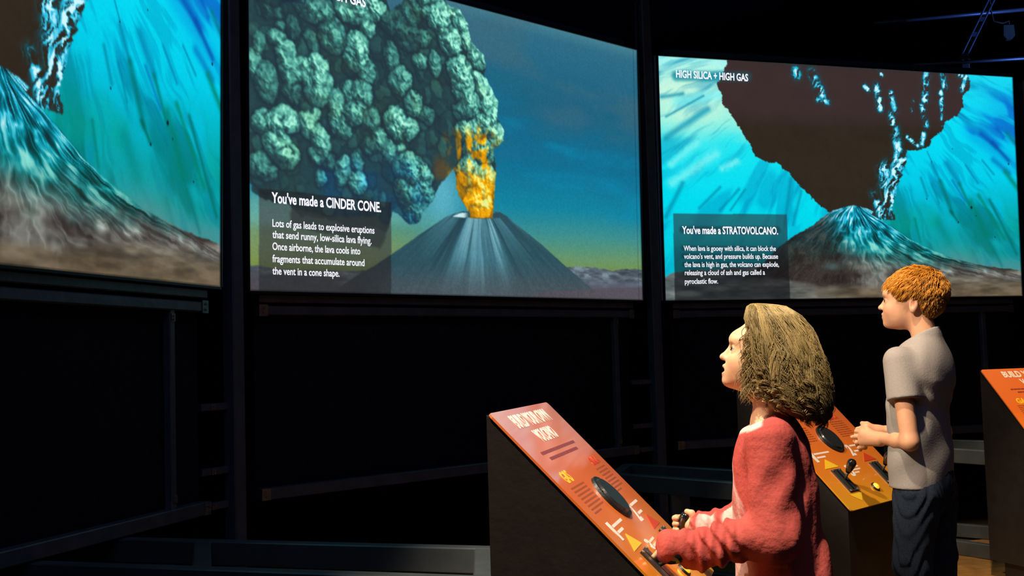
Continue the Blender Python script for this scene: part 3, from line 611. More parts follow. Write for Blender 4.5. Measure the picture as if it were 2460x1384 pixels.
nt.links.new(rp.outputs[0], b_.inputs['Base Color']); b_.inputs['Roughness'].default_value = .35; b_.inputs['Coat Weight'].default_value = 1; b_.inputs['Coat Roughness'].default_value = .07; b_.inputs['Coat IOR'].default_value = 1.95; b_.inputs['Specular IOR Level'].default_value = .5
M_ptw = mat('print_white', (.82, .80, .78), .3); M_pty = mat('print_yellow', lin('f6c832'), .3); M_ptd = mat('print_brown', lin('9c4a1e'), .3); M_ptp = mat('print_purple', lin('8a3a3c'), .3); M_ptr = mat('print_red', lin('cf4426'), .3)
M_glow = mat('lit_amber_button', (1, .6, .1), .3, emit=(1, .42, .02), estr=1.3)
M_chr = mat('chrome_screw', (.7, .7, .7), .2, .9)
def console(k, label):
    C = CON[k]; tl, d, n, dn, N, f_ = C['tl'], C['d'], C['n'], C['dn'], C['N'], C['f']
    w_, l_ = PW*f_, PL*f_
    P = lambda s, t, h=0: tl+d*s*w_+dn*t*l_+N*h
    e = empty('exhibit_console', tuple((P(.5, .5)*np.array([1, 1, 0]))), label, 'console', 'volcano consoles in a row')
    # body: cross-section swept along d
    bt = P(0, 0, -.0065)-n*.004; bf = P(0, 1, -.0065)-n*.012
    zb = .085
    sec = [bt, bf, np.array([*(bf[:2]), zb]), np.array([*(bt[:2]), zb])]
    A = [p+d*.004 for p in sec]; B = [p+d*(w_-.004) for p in sec]; MB().prism(A, B).build('cabinet', M_conso, e)
    pl = [np.array([*((sec[3]+n*.05)[:2]), 0.0]), np.array([*((sec[2]-n*.05)[:2]), 0.0])]
    A = [pl[0]+d*.05, pl[1]+d*.05, pl[1]+d*.05+(0, 0, zb), pl[0]+d*.05+(0, 0, zb)]; B = [p+d*(w_-.1) for p in A]; MB().prism(A, B).build('plinth', M_blackp, e)
    # printed slab; mesh in local coordinates so the print runs down the slope
    mb = MB(); r = .012
    ring = [(r, 0), (w_-r, 0), (w_-r*.3, r*.3), (w_, r), (w_, l_-r), (w_-r*.3, l_-r*.3), (w_-r, l_), (r, l_), (r*.3, l_-r*.3), (0, l_-r), (0, r), (r*.3, r*.3)]
    mb.prism([(x, y, .006) for x, y in ring][::-1], [(x, y, 0) for x, y in ring][::-1])
    pn = mb.build('printed_panel', M_pan); zz = -N
    pn.matrix_world = Matrix(((d[0], dn[0], zz[0], tl[0]), (d[1], dn[1], zz[1], tl[1]), (d[2], dn[2], zz[2], tl[2]), (0, 0, 0, 1)))
    bpy.context.view_layer.update(); M_ = pn.matrix_world.copy(); pn.parent = e; pn.matrix_parent_inverse = e.matrix_world.inverted(); pn.matrix_world = M_
    def T(s, s0, s1, tb, cap, m, nm, bold=.02): place_text(s, P(s0, tb, .0004), d, -dn, (s1-s0)*w_, cap*l_, m, e, nm, bold)
    T('BUILD YOUR OWN', .19, .80, .092, .062, M_ptw, 'title_line', .03); T('VOLCANO', .32, .645, .176, .060, M_ptw, 'title_line', .03)
    T('GAS', .125, .245, .368, .052, M_pty, 'heading', .03); T('SILICA', .745, .895, .352, .040, M_ptr, 'heading', .03)
    T('1', .105, .14, .645, .082, M_ptw, 'numeral', .03); T('2', .62, .68, .645, .085, M_ptw, 'numeral', .03); T('3', .385, .44, .785, .082, M_ptw, 'numeral', .03)
    rr_ = random.Random(k)
    def lines(s0, s1, t0, t1, nl, m, nm, th=.008, cen=False):
        mb = MB()
        for i in range(nl):
            t = t0+(t1-t0)*i/max(1, nl-1); a = s0; lim = s1-(0 if i < nl-1 else (s1-s0)*.45)
            if cen: a += i*(s1-s0)*.08; lim = s1-i*(s1-s0)*.08
            while a < lim:
                b = min(lim, a+rr_.uniform(.018, .055)); mb.obox(P((a+b)/2, t, .0002), d*(b-a)*w_/2, dn*th*l_/2, N*.0002); a = b+.004
        o = mb.build(nm, m, e); o['kind'] = 'stuff'
    lines(.155, .80, .221, .253, 2, M_ptp, 'small_print', .014, True)
    lines(.095, .345, .392, .512, 8, M_ptd, 'small_print', .007); lines(.71, .91, .374, .494, 8, M_ptd, 'small_print', .007)
    lines(.155, .36, .588, .616, 2, M_ptw, 'small_print', .012); lines(.69, .87, .572, .616, 2, M_ptw, 'small_print', .012); lines(.45, .56, .722, .765, 3, M_ptw, 'small_print', .010)
    for s_, m in ((.225, M_pty), (.79, M_ptr)):
        MB().prism([P(s_, .637, .0005), P(s_-.098, .703, .0005), P(s_+.092, .703, .0005)][::-1], [P(s_, .637, .0012), P(s_-.098, .703, .0012), P(s_+.092, .703, .0012)][::-1]).build('triangle_mark', m, e)
        MB().prism([P(s_, .955, .0005), P(s_-.09, .9, .0005), P(s_+.09, .9, .0005)], [P(s_, .955, .0012), P(s_-.09, .9, .0012), P(s_+.09, .9, .0012)]).build('triangle_mark', M_pty, e)
        lines(s_-.035, s_+.03, .680, .692, 2, M_ptd, 'small_print', .006)
    # round dial: outer ring, raised lens, small screws
    c = P(.512, .5); R_ = .071*f_
    def disc(r0, h0, r1, h1, m, nm, seg=48):
        A = [c+N*h0+(d*math.cos(q)+dn*math.sin(q))*r0 for q in np.linspace(0, 2*math.pi, seg, False)]; B = [c+N*h1+(d*math.cos(q)+dn*math.sin(q))*r1 for q in np.linspace(0, 2*math.pi, seg, False)]
        return MB().prism(A, B).build(nm, m, e)
    ringo = disc(R_, .0, R_*.97, .008, M_blackp, 'dial'); disc(R_*.84, .008, R_*.78, .014, mat('dial_lens', (.02, .021, .022), .25, 0, .2, 80), 'dial_lens')
    for q in np.linspace(.4, 6.7, 5)[:-1]:
        cc = c+(d*math.cos(q)+dn*math.sin(q))*R_*.90; MB().tube([cc+N*.007, cc+N*.010], .003, 8).build('screw', M_blackp, e)
    # slotted lever plates
    tips = []
    for s_ in (.23, .79):
        cc = P(s_, .802); hw, hl = .058*w_, .082*l_
        po = MB().obox(cc+N*.003, d*hw, dn*hl, N*.003, .0).build('lever_plate', mat('lever_plate', (.05, .052, .055), .35, .3, .2, 40), e)
        MB().obox(cc+N*.0065, d*.006, dn*hl*.86, N*.0008).build('slot', M_gloss, po)
        for a in (-1, 1):
            for b in (-1, 1):
                q = cc+d*hw*.82*a+dn*hl*.92*b; MB().tube([q+N*.006, q+N*.009], .0042, 8).build('screw', M_chr, po)
        bs = P(s_, .80 if k != 1 else .80, .006); ax = N*.90+np.array([0, 0, 1])*.5-dn*.1; ax = (N*.9+dn*.30) if (k == 1 and s_ < .5) else ax; ax /= np.linalg.norm(ax)
        tips.append((bs, ax))
        hs = .72 if (k == 1 and s_ < .5) else 1.
        lv = MB().tube([bs, bs+ax*.035*hs], .0055, 10).build('lever', mat('lever_stem', (.12, .09, .06), .3, .6), e, True)
        pr = [(.030, .009), (.038, .012), (.055, .0165), (.068, .0185), (.078, .0175), (.086, .012), (.089, .004)]
        MB().tube([bs+ax*h*hs for h, _ in pr], [r for _, r in pr], 16).build('knob', M_gloss, lv, True)
    cc = P(.53, .89)
    A = lambda r, h: [cc+N*h+(d*math.cos(q)+dn*math.sin(q))*r for q in np.linspace(0, 2*math.pi, 24, False)]
    MB().prism(A(.021, 0), A(.019, .006)).build('button_ring', M_blackp, e)
    mb = MB(); rs = [(.0145, .006), (.0135, .010), (.010, .013), (.005, .0145)]
    for (r0, h0), (r1, h1) in zip(rs[:-1], rs[1:]): mb.prism(A(r0, h0), A(r1, h1))
    mb.build('lit_button', M_glow, e, True)
    return e, tips
_, TIP1 = console(1, 'slanted orange console worked by the girl in red')
_, TIP2 = console(2, 'slanted orange console in front of the boy in the grey shirt')
_, TIP3 = console(3, 'orange console cut by the right edge of the view, nobody at it')
# ------------------------------------------------------------------ people: smooth implicit bodies, polygonised here
def smin(a, b, k):
    h = np.clip(.5+.5*(b-a)/k, 0, 1); return b*(1-h)+a*h-k*h*(1-h)
def smax(a, b, k): return -smin(-a, -b, k)
def ell(P, c, r, R=None):
    q = P-np.array(c)
    if R is not None: q = q@R
    a = np.array(r); k0 = np.linalg.norm(q/a, axis=1); k1 = np.linalg.norm(q/(a*a), axis=1)+1e-9
    return k0*(k0-1)/k1
def cap(P, a, b, ra, rb=None, sc=None):
    rb = ra if rb is None else rb; a = np.array(a, float); b = np.array(b, float)
    if sc is not None: s = np.array(sc); P = P/s; a = a/s; b = b/s
    d = b-a; t = np.clip((P-a)@d/(d@d), 0, 1)
    return np.linalg.norm(P-a-t[:, None]*d, axis=1)-(ra+(rb-ra)*t)
def chain(P, pts, rs, k=.004):
    o = None
    for i in range(len(pts)-1):
        c = cap(P, pts[i], pts[i+1], rs[i], rs[i+1]); o = c if o is None else smin(o, c, k)
    return o
def rotm(ax, deg):
    return np.array(Matrix.Rotation(math.radians(deg), 3, ax))
def polygonise(fn, lo, hi, h):
    lo = np.array(lo, float); n = np.ceil((np.array(hi)-lo)/h).astype(int)+1; n = (n//4+1)*4+1
    m = (n-1)//4+1
    g = np.stack(np.meshgrid(*[lo[i]+np.arange(m[i])*h*4 for i in range(3)], indexing='ij'), -1).reshape(-1, 3)
    fc = fn(g).reshape(m)
    Fg = np.repeat(np.repeat(np.repeat(fc, 4, 0), 4, 1), 4, 2)[:n[0], :n[1], :n[2]].astype(np.float32)
    near = np.abs(fc) < h*4*1.9
    idx = np.argwhere(near)
    mask = np.zeros(n, bool)
    for dx in range(-3, 4):
        for dy in range(-3, 4):
            for dz in range(-3, 4):
                q = idx*4+(dx, dy, dz); ok = ((q >= 0) & (q < n)).all(1); q = q[ok]; mask[q[:, 0], q[:, 1], q[:, 2]] = True
    pts = np.argwhere(mask); vals = np.empty(len(pts), np.float32)
    for s in range(0, len(pts), 400000): vals[s:s+400000] = fn(lo+pts[s:s+400000]*h)
    Fg[mask] = vals
    S = Fg < 0
    c = np.zeros(np.array(S.shape)-1, np.int8)
    for a in (0, 1):
        for b in (0, 1):
            for d in (0, 1): c += S[a:S.shape[0]-1+a, b:S.shape[1]-1+b, d:S.shape[2]-1+d]
    cells = np.argwhere((c > 0) & (c < 8)); ids = np.full(c.shape, -1, np.int64); ids[tuple(cells.T)] = np.arange(len(cells))
    pos = np.zeros((len(cells), 3)); cnt = np.zeros(len(cells))
    cor = [(a, b, d) for a in (0, 1) for b in (0, 1) for d in (0, 1)]
    for i, A in enumerate(cor):
        for B in cor[i+1:]:
            if sum(abs(x-y) for x, y in zip(A, B)) != 1: continue
            va = Fg[cells[:, 0]+A[0], cells[:, 1]+A[1], cells[:, 2]+A[2]]; vb = Fg[cells[:, 0]+B[0], cells[:, 1]+B[1], cells[:, 2]+B[2]]
            x = (va < 0) != (vb < 0); t = np.where(x, va/(va-vb+1e-12), 0)[:, None]
            pos += np.where(x[:, None], np.array(A)+t*(np.array(B)-np.array(A)), 0); cnt += x
    V = lo+(cells+pos/cnt[:, None])*h
    Q = []
    for ax in range(3):
        o1, o2 = [(1, 2), (2, 0), (0, 1)][ax]
        s0 = [slice(None)]*3; s1 = [slice(None)]*3; s0[ax] = slice(0, -1); s1[ax] = slice(1, None)
        e = np.argwhere(S[tuple(s0)] != S[tuple(s1)])
        e = e[(e[:, o1] > 0) & (e[:, o2] > 0) & (e[:, o1] < c.shape[o1]) & (e[:, o2] < c.shape[o2])]
        def cid(a, b):
            q = e.copy(); q[:, o1] -= a; q[:, o2] -= b; return ids[q[:, 0], q[:, 1], q[:, 2]]
        q = np.stack([cid(1, 1), cid(0, 1), cid(0, 0), cid(1, 0)], 1)
        inn = S[e[:, 0], e[:, 1], e[:, 2]]; q[~inn] = q[~inn][:, ::-1]; Q.append(q)
    Q = np.concatenate(Q); Q = Q[(Q >= 0).all(1)]
    return V, Q
def bulk(name, V, Q, m, parent, cols=None, mat_=None):
    me = bpy.data.meshes.new(name); V = np.asarray(V, np.float32); Q = np.asarray(Q, np.int32)
    me.vertices.add(len(V)); me.vertices.foreach_set('co', V.ravel()); me.loops.add(Q.size); me.loops.foreach_set('vertex_index', Q.ravel())
    me.polygons.add(len(Q)); me.polygons.foreach_set('loop_start', (np.arange(len(Q))*Q.shape[1]).astype(np.int32)); me.update(calc_edges=True)
    me.polygons.foreach_set('use_smooth', [True]*len(Q))
    if cols is not None:
        a = me.color_attributes.new('tint', 'FLOAT_COLOR', 'POINT'); a.data.foreach_set('color', np.hstack([cols, np.ones((len(V), 1))]).astype(np.float32).ravel())
    me.materials.append(m); o = bpy.data.objects.new(name, me); COL.objects.link(o)
    o.parent = parent; o.matrix_parent_inverse = Matrix.Identity(4); return o
def blob(name, fn, lo, hi, h, m, parent, tint=None):
    V, Q = polygonise(fn, lo, hi, h); return bulk(name, V, Q, m, parent, tint(V) if tint else None)

# head in its own frame (metres; x forward, y left, z up; origin between the ears), shaped after a child's profile
def head_sdf(P, mouth_open=0., nose=1.):
    P = P.copy(); P[:, 1] = np.abs(P[:, 1]); A = lambda *v: np.array(v)/1000
    d = ell(P, A(-2, 0, 55), A(101, 76, 88))
    d = smin(d, ell(P, A(56, 0, 2), A(60, 60, 76)), .03)
    d = smin(d, ell(P, A(62, 0, -38), A(50, 45, 44)), .03)
    d = smin(d, ell(P, A(84, 26, -6), A(27, 24, 26)), .022)           # cheeks
    d = smin(d, ell(P, A(104, 0, -62), A(19, 19, 15)), .022)          # chin
    d = smin(d, ell(P, A(92, 0, 56), A(27, 50, 24)), .025)            # brow and forehead
    d = smin(d, ell(P, A(100, 0, -34), A(21, 26, 19)), .020)          # muzzle
    d = smax(d, -ell(P, A(122, 31, 28), A(17, 16, 12)), .014)         # sockets
    d = smax(d, -ell(P, A(126, 0, 34), A(9, 10, 12)), .012)
    t = nose
    d = smin(d, cap(P, A(110, 0, 33), A(110+18*t, 0, 8), .0055, .0070), .012)
    d = smin(d, ell(P, A(110+20*t, 0, 2), A(11, 9.5, 8.5)), .008)
    d = smin(d, ell(P, A(118, 9.5, -2), A(9, 6, 6.5)), .006)
    d = smax(d, -ell(P, A(123, 6, -9), A(5, 3, 3.2)), .003)
    op = mouth_open
    d = smin(d, chain(P, [A(124, 0, -22.5), A(122, 9, -24), A(112, 22, -30)], [.0048, .0045, .003]), .006)
    d = smin(d, chain(P, [A(122-op*.3, 0, -36-op), A(119, 9, -35.5-op), A(111, 21, -31-op*.4)], [.0056, .005, .003]), .006)
    if op: d = smax(d, -ell(P, A(121, 0, -29.5-op*.5), A(17, 17, 2.5+op*.62)), .003)
    else: d = smax(d, -chain(P, [A(131, 0, -29.5), A(121, 12, -30.5), A(113, 24, -31)], [.0016, .0014, .001]), .002)
    # lids round the eyeball
    lid = np.linalg.norm(P-A(98, 30, 27), axis=1)-.0143
    lid = smax(lid, -ell(P, A(110, 31, 27), A(15, 11.5, 4.6)), .0015)
    d = smin(d, lid, .003)
    # ear
    R = rotm('Y', -12)
    e = ell(P, A(-3, 73, 6), A(17, 7.5, 28), R); e = smin(e, ell(P, A(2, 70, -16), A(9, 6, 10), R), .006)
    e = smax(e, -ell(P, A(1, 81, 8), A(9.5, 7.5, 17), R), .004)
    d = smin(d, e, .006)
    return d
def head_tint(Q, base, op=0., lipc=(.52, .16, .13)):
    c = np.tile(np.array(base), (len(Q), 1)); ay = np.abs(Q[:, 1]); A = lambda *v: np.array(v)/1000
    def put(cen, r, col, k=1.0):
        m = np.exp(-(((Q[:, 0]-cen[0])/r[0])**2+((ay-cen[1])/r[1])**2+((Q[:, 2]-cen[2])/r[2])**2)**1.5)*k; c[:] = c*(1-m[:, None])+np.array(col)*m[:, None]
    put(A(98, 40, -8), A(30, 16, 16), (.72, .27, .18), .35); put(A(130, 0, 2), A(14, 12, 8), (.75, .33, .22), .35)
    for x, y, z in ((125, 0, -23), (121, 10, -25)): put(A(x, y, z), A(9, 8, 4.2), lipc, .85)
    for x, y, z in ((123, 0, -36-op), (119, 10, -35-op)): put(A(x, y, z), A(9, 8, 5), lipc, .85)
    if op: put(A(108, 0, -29.5-op*.5), A(11, 15, 2+op*.6), (.06, .01, .01), 1)
    put(A(-3, 78, 6), A(12, 10, 20), (.66, .25, .17), .5)
    return c
def tubes(paths, radii, n=4):
    """paths: (N, M, 3) strand points, radii: (N, M); returns vertices and quads"""
    N_, M_, _ = paths.shape; t = np.gradient(paths, axis=1); t /= np.linalg.norm(t, axis=2, keepdims=True)+1e-9
    ref = np.zeros_like(t); ref[..., 1] = 1; a = np.cross(t, ref); a /= np.linalg.norm(a, axis=2, keepdims=True)+1e-9; b = np.cross(t, a)
    V = np.stack([paths+radii[..., None]*(a*math.cos(q)+b*math.sin(q)) for q in np.arange(n)*2*math.pi/n], 2)
    i = np.arange(N_)[:, None, None]*M_*n; j = np.arange(M_-1)[None, :, None]*n; k = np.arange(n)[None, None, :]; k2 = (k+1) % n
    Q = np.stack([i+j+k, i+j+k2, i+j+n+k2, i+j+n+k], -1).reshape(-1, 4)
    return V.reshape(-1, 3), Q
M_skin = mat('child_skin', (1, 1, 1), .5, 0, .08, 60, .035, attr='tint', sss=.12, spec=.35, bscale=400)
M_eye = mat('eye_white', (.42, .40, .38), .2, spec=.6); M_iris = mat('eye_iris', (.03, .02, .012), .1, spec=.7)
def eyes(parent, Mh, look):
    for s in (1, -1):
        c = np.array([.098, .030*s, .027]); mb = MB()
        for i in range(8):
            a0, a1 = math.pi*i/8, math.pi*(i+1)/8
            if i == 0: a0 = .01
            if i == 7: a1 = math.pi-.01
            mb.prism([c+.0132*np.array([math.sin(a0)*math.cos(q), math.sin(a0)*math.sin(q), math.cos(a0)]) for q in np.arange(16)*math.pi/8], [c+.0132*np.array([math.sin(a1)*math.cos(q), math.sin(a1)*math.sin(q), math.cos(a1)]) for q in np.arange(16)*math.pi/8], False)
        o = mb.build('eyeball', M_eye, None, True); o.parent = parent; o.matrix_parent_inverse = Mh
        dv = np.array(look, float); dv /= np.linalg.norm(dv); a = np.cross(dv, (0, 0, 1)); a /= np.linalg.norm(a); b = np.cross(dv, a)
        R_ = lambda r, h: [c+dv*h+(a*math.cos(q)+b*math.sin(q))*r for q in np.arange(16)*math.pi/8]
        la = [c+.0152*np.array([math.cos(q*.9)*.96, s*math.sin(q*.9)*1.0, .30+.06*math.cos(q*2)]) for q in np.linspace(-.75, 1.0, 9)]
        l_ = MB().tube(la, [.0004, .0009, .0012, .0013, .0013, .0013, .0012, .0009, .0004], 6).build('eyelashes', mat('lash_brown', (.03, .018, .01), .7), None, True); l_.parent = o
        i_ = MB().prism(R_(.0078, .0104), R_(.0060, .0137)).build('iris', M_iris, None, True); i_.parent = o
def frameof(origin, heading):
    a = math.radians(heading); R = np.array([[math.cos(a), -math.sin(a), 0], [math.sin(a), math.cos(a), 0], [0, 0, 1]])
    return np.array(origin, float), R
def person(origin, heading, label):
    e = bpy.data.objects.new('person', None); COL.objects.link(e); e.location = origin; e.rotation_euler = (0, 0, math.radians(heading)); tag(e, label, 'person'); e.empty_display_size = .1
    bpy.context.view_layer.update()
    o, R = frameof(origin, heading)
    def loc(px, py, l):                     # local (x, z) of a point seen at px, py lying l metres to the figure's left
        lv = R[:, 1]; p = onplane(px, py, o+lv*l, lv)-o; q = p@R; return np.array([q[0], l, q[2]])
    def w2l(p): return (np.array(p)-o)@R
    return e, loc, w2l
def headframe(c, pitch, yaw=0, roll=0, s=1.):
    R = rotm('Z', yaw)@rotm('Y', -pitch)@rotm('X', roll); T_ = Matrix.Identity(4)
    for i in range(3):
        for j in range(3): T_[i][j] = R[i, j]*s
        T_[i][3] = c[i]
    return R, T_, (lambda P: ((P-np.array(c))@R)/s)
def sneaker(parent, x, y, yaw, m1, m2):
    R = rotm('Z', yaw); f = lambda P: None
    def up_(P):
        q = (P-np.array([x, y, 0]))@R
        d = smin(ell(q, (.05, 0, .035), (.10, .040, .045)), ell(q, (-.03, 0, .055), (.045, .036, .055)), .03); return np.maximum(d, .012-q[:, 2])
    o = blob('shoe', up_, (x-.2, y-.2, -.01), (x+.2, y+.2, .15), .006, m1, parent)
    def so(P):
        q = (P-np.array([x, y, 0]))@R; return np.maximum(np.maximum(ell(q, (.035, 0, .012), (.125, .046, .05)), q[:, 2]-.022), .001-q[:, 2])
    s_ = blob('sole', so, (x-.2, y-.2, -.01), (x+.2, y+.2, .05), .006, m2, o)

def folds(P, amp, f=1.):
    return amp*(np.sin(P[:, 0]*60*f+3*np.sin(P[:, 2]*22*f)+P[:, 1]*30)*.5+np.sin(P[:, 2]*42*f+4*np.sin(P[:, 1]*26*f+P[:, 0]*18))*.5)

# ------------------------------------------------------------------ the boy
BO = np.array([1.30, 4.30, 0]) ; _r = ray(2214, 1000); BO = np.array([4.30*_r[0]/_r[1], 4.30, 0])
boy, L, WL = person(BO, 140, 'red-haired boy in a plain grey t-shirt and dark jeans, hands clasped over a console')
SKB = (.70, .36, .22)
hb = L(2199.6, 737.5, 0); RB, TB, HB = headframe(hb, 0, 13, 0, .97)
sh = L(2160, 872, .14); el_ = L(2186, 1062, .185); wr = L(2118, 1053, .065)
kn = L(2078, 1040, .04); fsh = np.array([.02, -.14, sh[2]]); fel = np.array([-.01, -.185, el_[2]+.01]); fwr = L(2108, 1036, -.03); fkn = L(2082, 1028, 0.0)
def boy_skin(P):
    d = head_sdf(HB(P))*.97
    nb = np.array([hb[0]-.035, 0, hb[2]-.15])
    d = smin(d, cap(P, hb+(-.012, 0, -.035), nb, .046, .046), .03)
    d = smin(d, ell(P, (0, 0, 1.03), (.085, .145, .15)), .03); d = smin(d, ell(P, (.0, 0, .85), (.08, .12, .18)), .04)
    d = smin(d, cap(P, (.01, .12, sh[2]), (.01, -.12, sh[2]), .036), .03)
    for a, b, c_ in ((sh, el_, wr), (fsh, fel, fwr)):
        arm = smin(cap(P, a, b, .040, .031), smin(cap(P, b, b+(c_-b)*.4, .028, .029), cap(P, b+(c_-b)*.4, c_, .029, .021), .02), .02); d = smin(d, arm, .015)
    # legs inside the jeans
    for s in (1, -1): d = smin(d, smin(cap(P, (0, .075*s, .66), (.015, .085*s, .39), .062, .044), cap(P, (.015, .085*s, .39), (-.01, .09*s, .07), .044, .033), .02), .03)
    # near hand: back of the palm towards the camera, fingers folded round the other hand
    pal = smin(cap(P, wr, kn+(0, .004, -.004), .021, .022), cap(P, wr+(.006, 0, -.012), L(2074, 1060, .04), .018, .020), .02)
    d = smin(d, pal, .012)
    for (x0, y0, l0), (x1, y1, l1), (x2, y2, l2), r in (
        ((2076, 1037, .045), (2058, 1036, .035), (2056, 1048, .012), .0085), ((2074, 1048, .046), (2055, 1049, .034), (2056, 1060, .008), .0088),
        ((2074, 1060, .045), (2058, 1063, .032), (2060, 1072, .006), .0085), ((2078, 1071, .043), (2064, 1076, .030), (2067, 1082, .008), .0078)):
        d = smin(d, chain(P, [L(x0, y0, l0), L(x1, y1, l1), L(x2, y2, l2)], [r+.001, r, r-.0015]), .005)
    d = smin(d, chain(P, [L(2098, 1044, .05), L(2082, 1030, .046), L(2070, 1031, .04)], [.012, .0098, .0085]), .006)
    # far hand behind it, thumb raised, finger ends showing on the left
    p2 = cap(P, fwr, fkn, .020, .022); p2 = smin(p2, cap(P, fwr, L(2080, 1052, .0), .018, .02), .02); d = smin(d, p2, .010)
    d = smin(d, chain(P, [L(2092, 1028, -.012), L(2083, 1019, -.006), L(2071, 1017, -.004)], [.012, .0095, .0082]), .006)
    for y, x in ((1029, 2059), (1049, 2047), (1060, 2053), (1075, 2061)):
        d = smin(d, chain(P, [L(2078, y, -.005), L(x+9, y, .0), L(x, y+1, .006)], [.010, .0085, .0072]), .004)
    return d
def tint_boy(V):
    q = HB(V); c = head_tint(q, SKB); c[V[:, 2] < hb[2]-.12] = SKB
    h = V[:, 2] < 1.0; c[h] = (.72, .36, .21); return c
M_shirtB = mat('grey_cotton', (.34, .30, .285), .9, 0, .10, 160, .10, spec=.15, bscale=140)
M_jeans = mat('dark_denim', (.020, .030, .052), .85, 0, .4, 140, .3, spec=.2)
blob('body', boy_skin, (-.22, -.26, .0), (.36, .30, 1.52), .0032, M_skin, boy, tint_boy)

def place_eyes(parent, T_, look):
    n0 = set(o.name for o in COL.objects); eyes(parent, T_, look)
place_eyes(boy, TB, (1, 0, .10))
def boy_shirt(P):
    s = np.array([.62, 1, 1]); zz = P[:, 2]; bend = .012*np.sin((zz-.66)*5)
    Q = P-np.array([0, 0, 0]); q = Q.copy(); q[:, 0] = (Q[:, 0]-.012+bend*0)/.64
    a = np.array([0, 0, .60]); b = np.array([0, 0, 1.00]); t = np.clip((q-a)@(b-a)/((b-a)@(b-a)), 0, 1)
    d = (np.linalg.norm(q-a-t[:, None]*(b-a), axis=1)-(.172-.012*t))*.72
    d = smin(d, cap(P, (.012, .112, sh[2]-.010), (.012, -.112, sh[2]-.010), .060), .05)
    d = smin(d, cap(P, (-.005, 0, 1.10), (-.022, 0, 1.225), .082, .066), .055)
    d = smin(d, ell(P, (-.040, 0, 1.085), (.078, .150, .135)), .04)
    for a_, b_ in ((sh, el_), (fsh, fel)):
        e_ = a_+(b_-a_)*.47; v = (b_-a_)/np.linalg.norm(b_-a_)
        sl = smax(cap(P, a_+(0, 0, .004), e_+v*.08, .057, .062), (P-e_)@v, .004); d = smin(d, sl, .020)      # cuff cut square
    d = d+folds(P, .0016, .45)+.0034*np.sin(P[:, 2]*34+P[:, 0]*30+16*P[:, 1])*np.exp(-((P[:, 2]-.78)/.13)**2)+.003*np.sin((P[:, 2]-P[:, 0]*.9)*70)*np.exp(-((P[:, 2]-1.0)/.07)**2-((np.abs(P[:, 1])-.10)/.05)**2)
    d = smax(d, .664+.05*P[:, 0]*0-P[:, 2], .006)
    nk = cap(P, hb+(-.012, 0, -.035), (hb[0]-.035, 0, hb[2]-.17), .0525, .0545)
    d = np.where(P[:, 2] > 1.13, smax(d, -nk, .004), d)
    d = smax(d, (P[:, 2]-1.232+.50*(P[:, 0]+.03)), .006)
    return d
blob('t_shirt', boy_shirt, (-.22, -.28, .64), (.24, .28, 1.27), .0045, M_shirtB, boy)
# neckline rib
rng_ = [2*math.pi*i/28 for i in range(29)]
def boy_jeans(P):
    d = ell(P, (.0, 0, .68), (.100, .145, .14))
    for s, kx in ((1, .03), (-1, .0)):
        lg = smin(cap(P, (0, .078*s, .64), (kx, .088*s, .39), .088, .064), cap(P, (kx, .088*s, .39), (-.015, .092*s, .06), .064, .056), .03); d = smin(d, lg, .018)
    d = d+.0028*np.sin(P[:, 2]*70+6*P[:, 0]+9*np.sin(P[:, 1]*40))*(.4+np.exp(-((P[:, 2]-.40)/.07)**2)+np.exp(-((P[:, 2]-.6)/.05)**2)+1.4*np.exp(-((P[:, 2]-.10)/.06)**2))
    return np.maximum(smax(d, .045-P[:, 2], .005), P[:, 2]-.80)
blob('jeans', boy_jeans, (-.2, -.22, .03), (.2, .24, .82), .0055, M_jeans, boy)
M_sh1 = mat('sneaker_canvas', (.03, .03, .035), .8, 0, .2, 60, .2); M_sh2 = mat('sneaker_sole', (.4, .38, .34), .6)
sneaker(boy, -.015, .092, 6, M_sh1, M_sh2); sneaker(boy, -.015, -.092, -6, M_sh1, M_sh2)
# hair: a cap following the skull plus short swept locks
def polyd(x, y, poly):
    d = np.full(x.shape, 1e9); ins = inside(x, y, poly); n = len(poly)
    for i in range(n):
        (x0, y0), (x1, y1) = poly[i], poly[(i+1) % n]; dx, dy = x1-x0, y1-y0
        t = np.clip(((x-x0)*dx+(y-y0)*dy)/(dx*dx+dy*dy), 0, 1); d = np.minimum(d, np.hypot(x-x0-t*dx, y-y0-t*dy))
    return np.where(ins, -d, d)
HP = [(a/1000, b/1000) for a, b in [(140, 75), (120, 66), (98, 56), (76, 58), (60, 50), (48, 22), (38, 2), (30, 6), (26, 30), (2, 38), (-18, 28), (-25, -8), (-28, -34), (-46, -50), (-70, -46), (-100, -20), (-135, 30), (-145, 70), (-115, 130), (-40, 170), (60, 165), (120, 130)]]
def cap_fn(Q, grow):
    d = ell(Q, (-.008, 0, .060), (.108+grow, .078+grow, .086+grow*1.3)); d = smin(d, ell(Q, (-.055, 0, .0), (.043+grow, .054+grow*.6, .050)), .05)
    return smax(d, polyd(Q[:, 0], Q[:, 2], HP), .006)
M_hairB = mat('red_hair', (1, 1, 1), .45, 0, .15, 60, 0, attr='tint', spec=.4)
def hairB(P): 
    q = HB(P); return cap_fn(q, .005)*.97+.0018*np.sin(q[:, 0]*240+q[:, 2]*200+5*np.sin(q[:, 1]*70))
Vh, Qh = polygonise(hairB, hb-(.17, .12, .10), hb+(.16, .12, .19), .004)
ch = np.tile(np.array([.19, .070, .010]), (len(Vh), 1))
rs_ = np.random.RandomState(5)
qv = HB(Vh); qv = qv[polyd(qv[:, 0], qv[:, 2], HP) < -.007]; qv = qv[rs_.randint(0, len(qv), 7000)]+rs_.normal(size=(7000, 3))*.0013
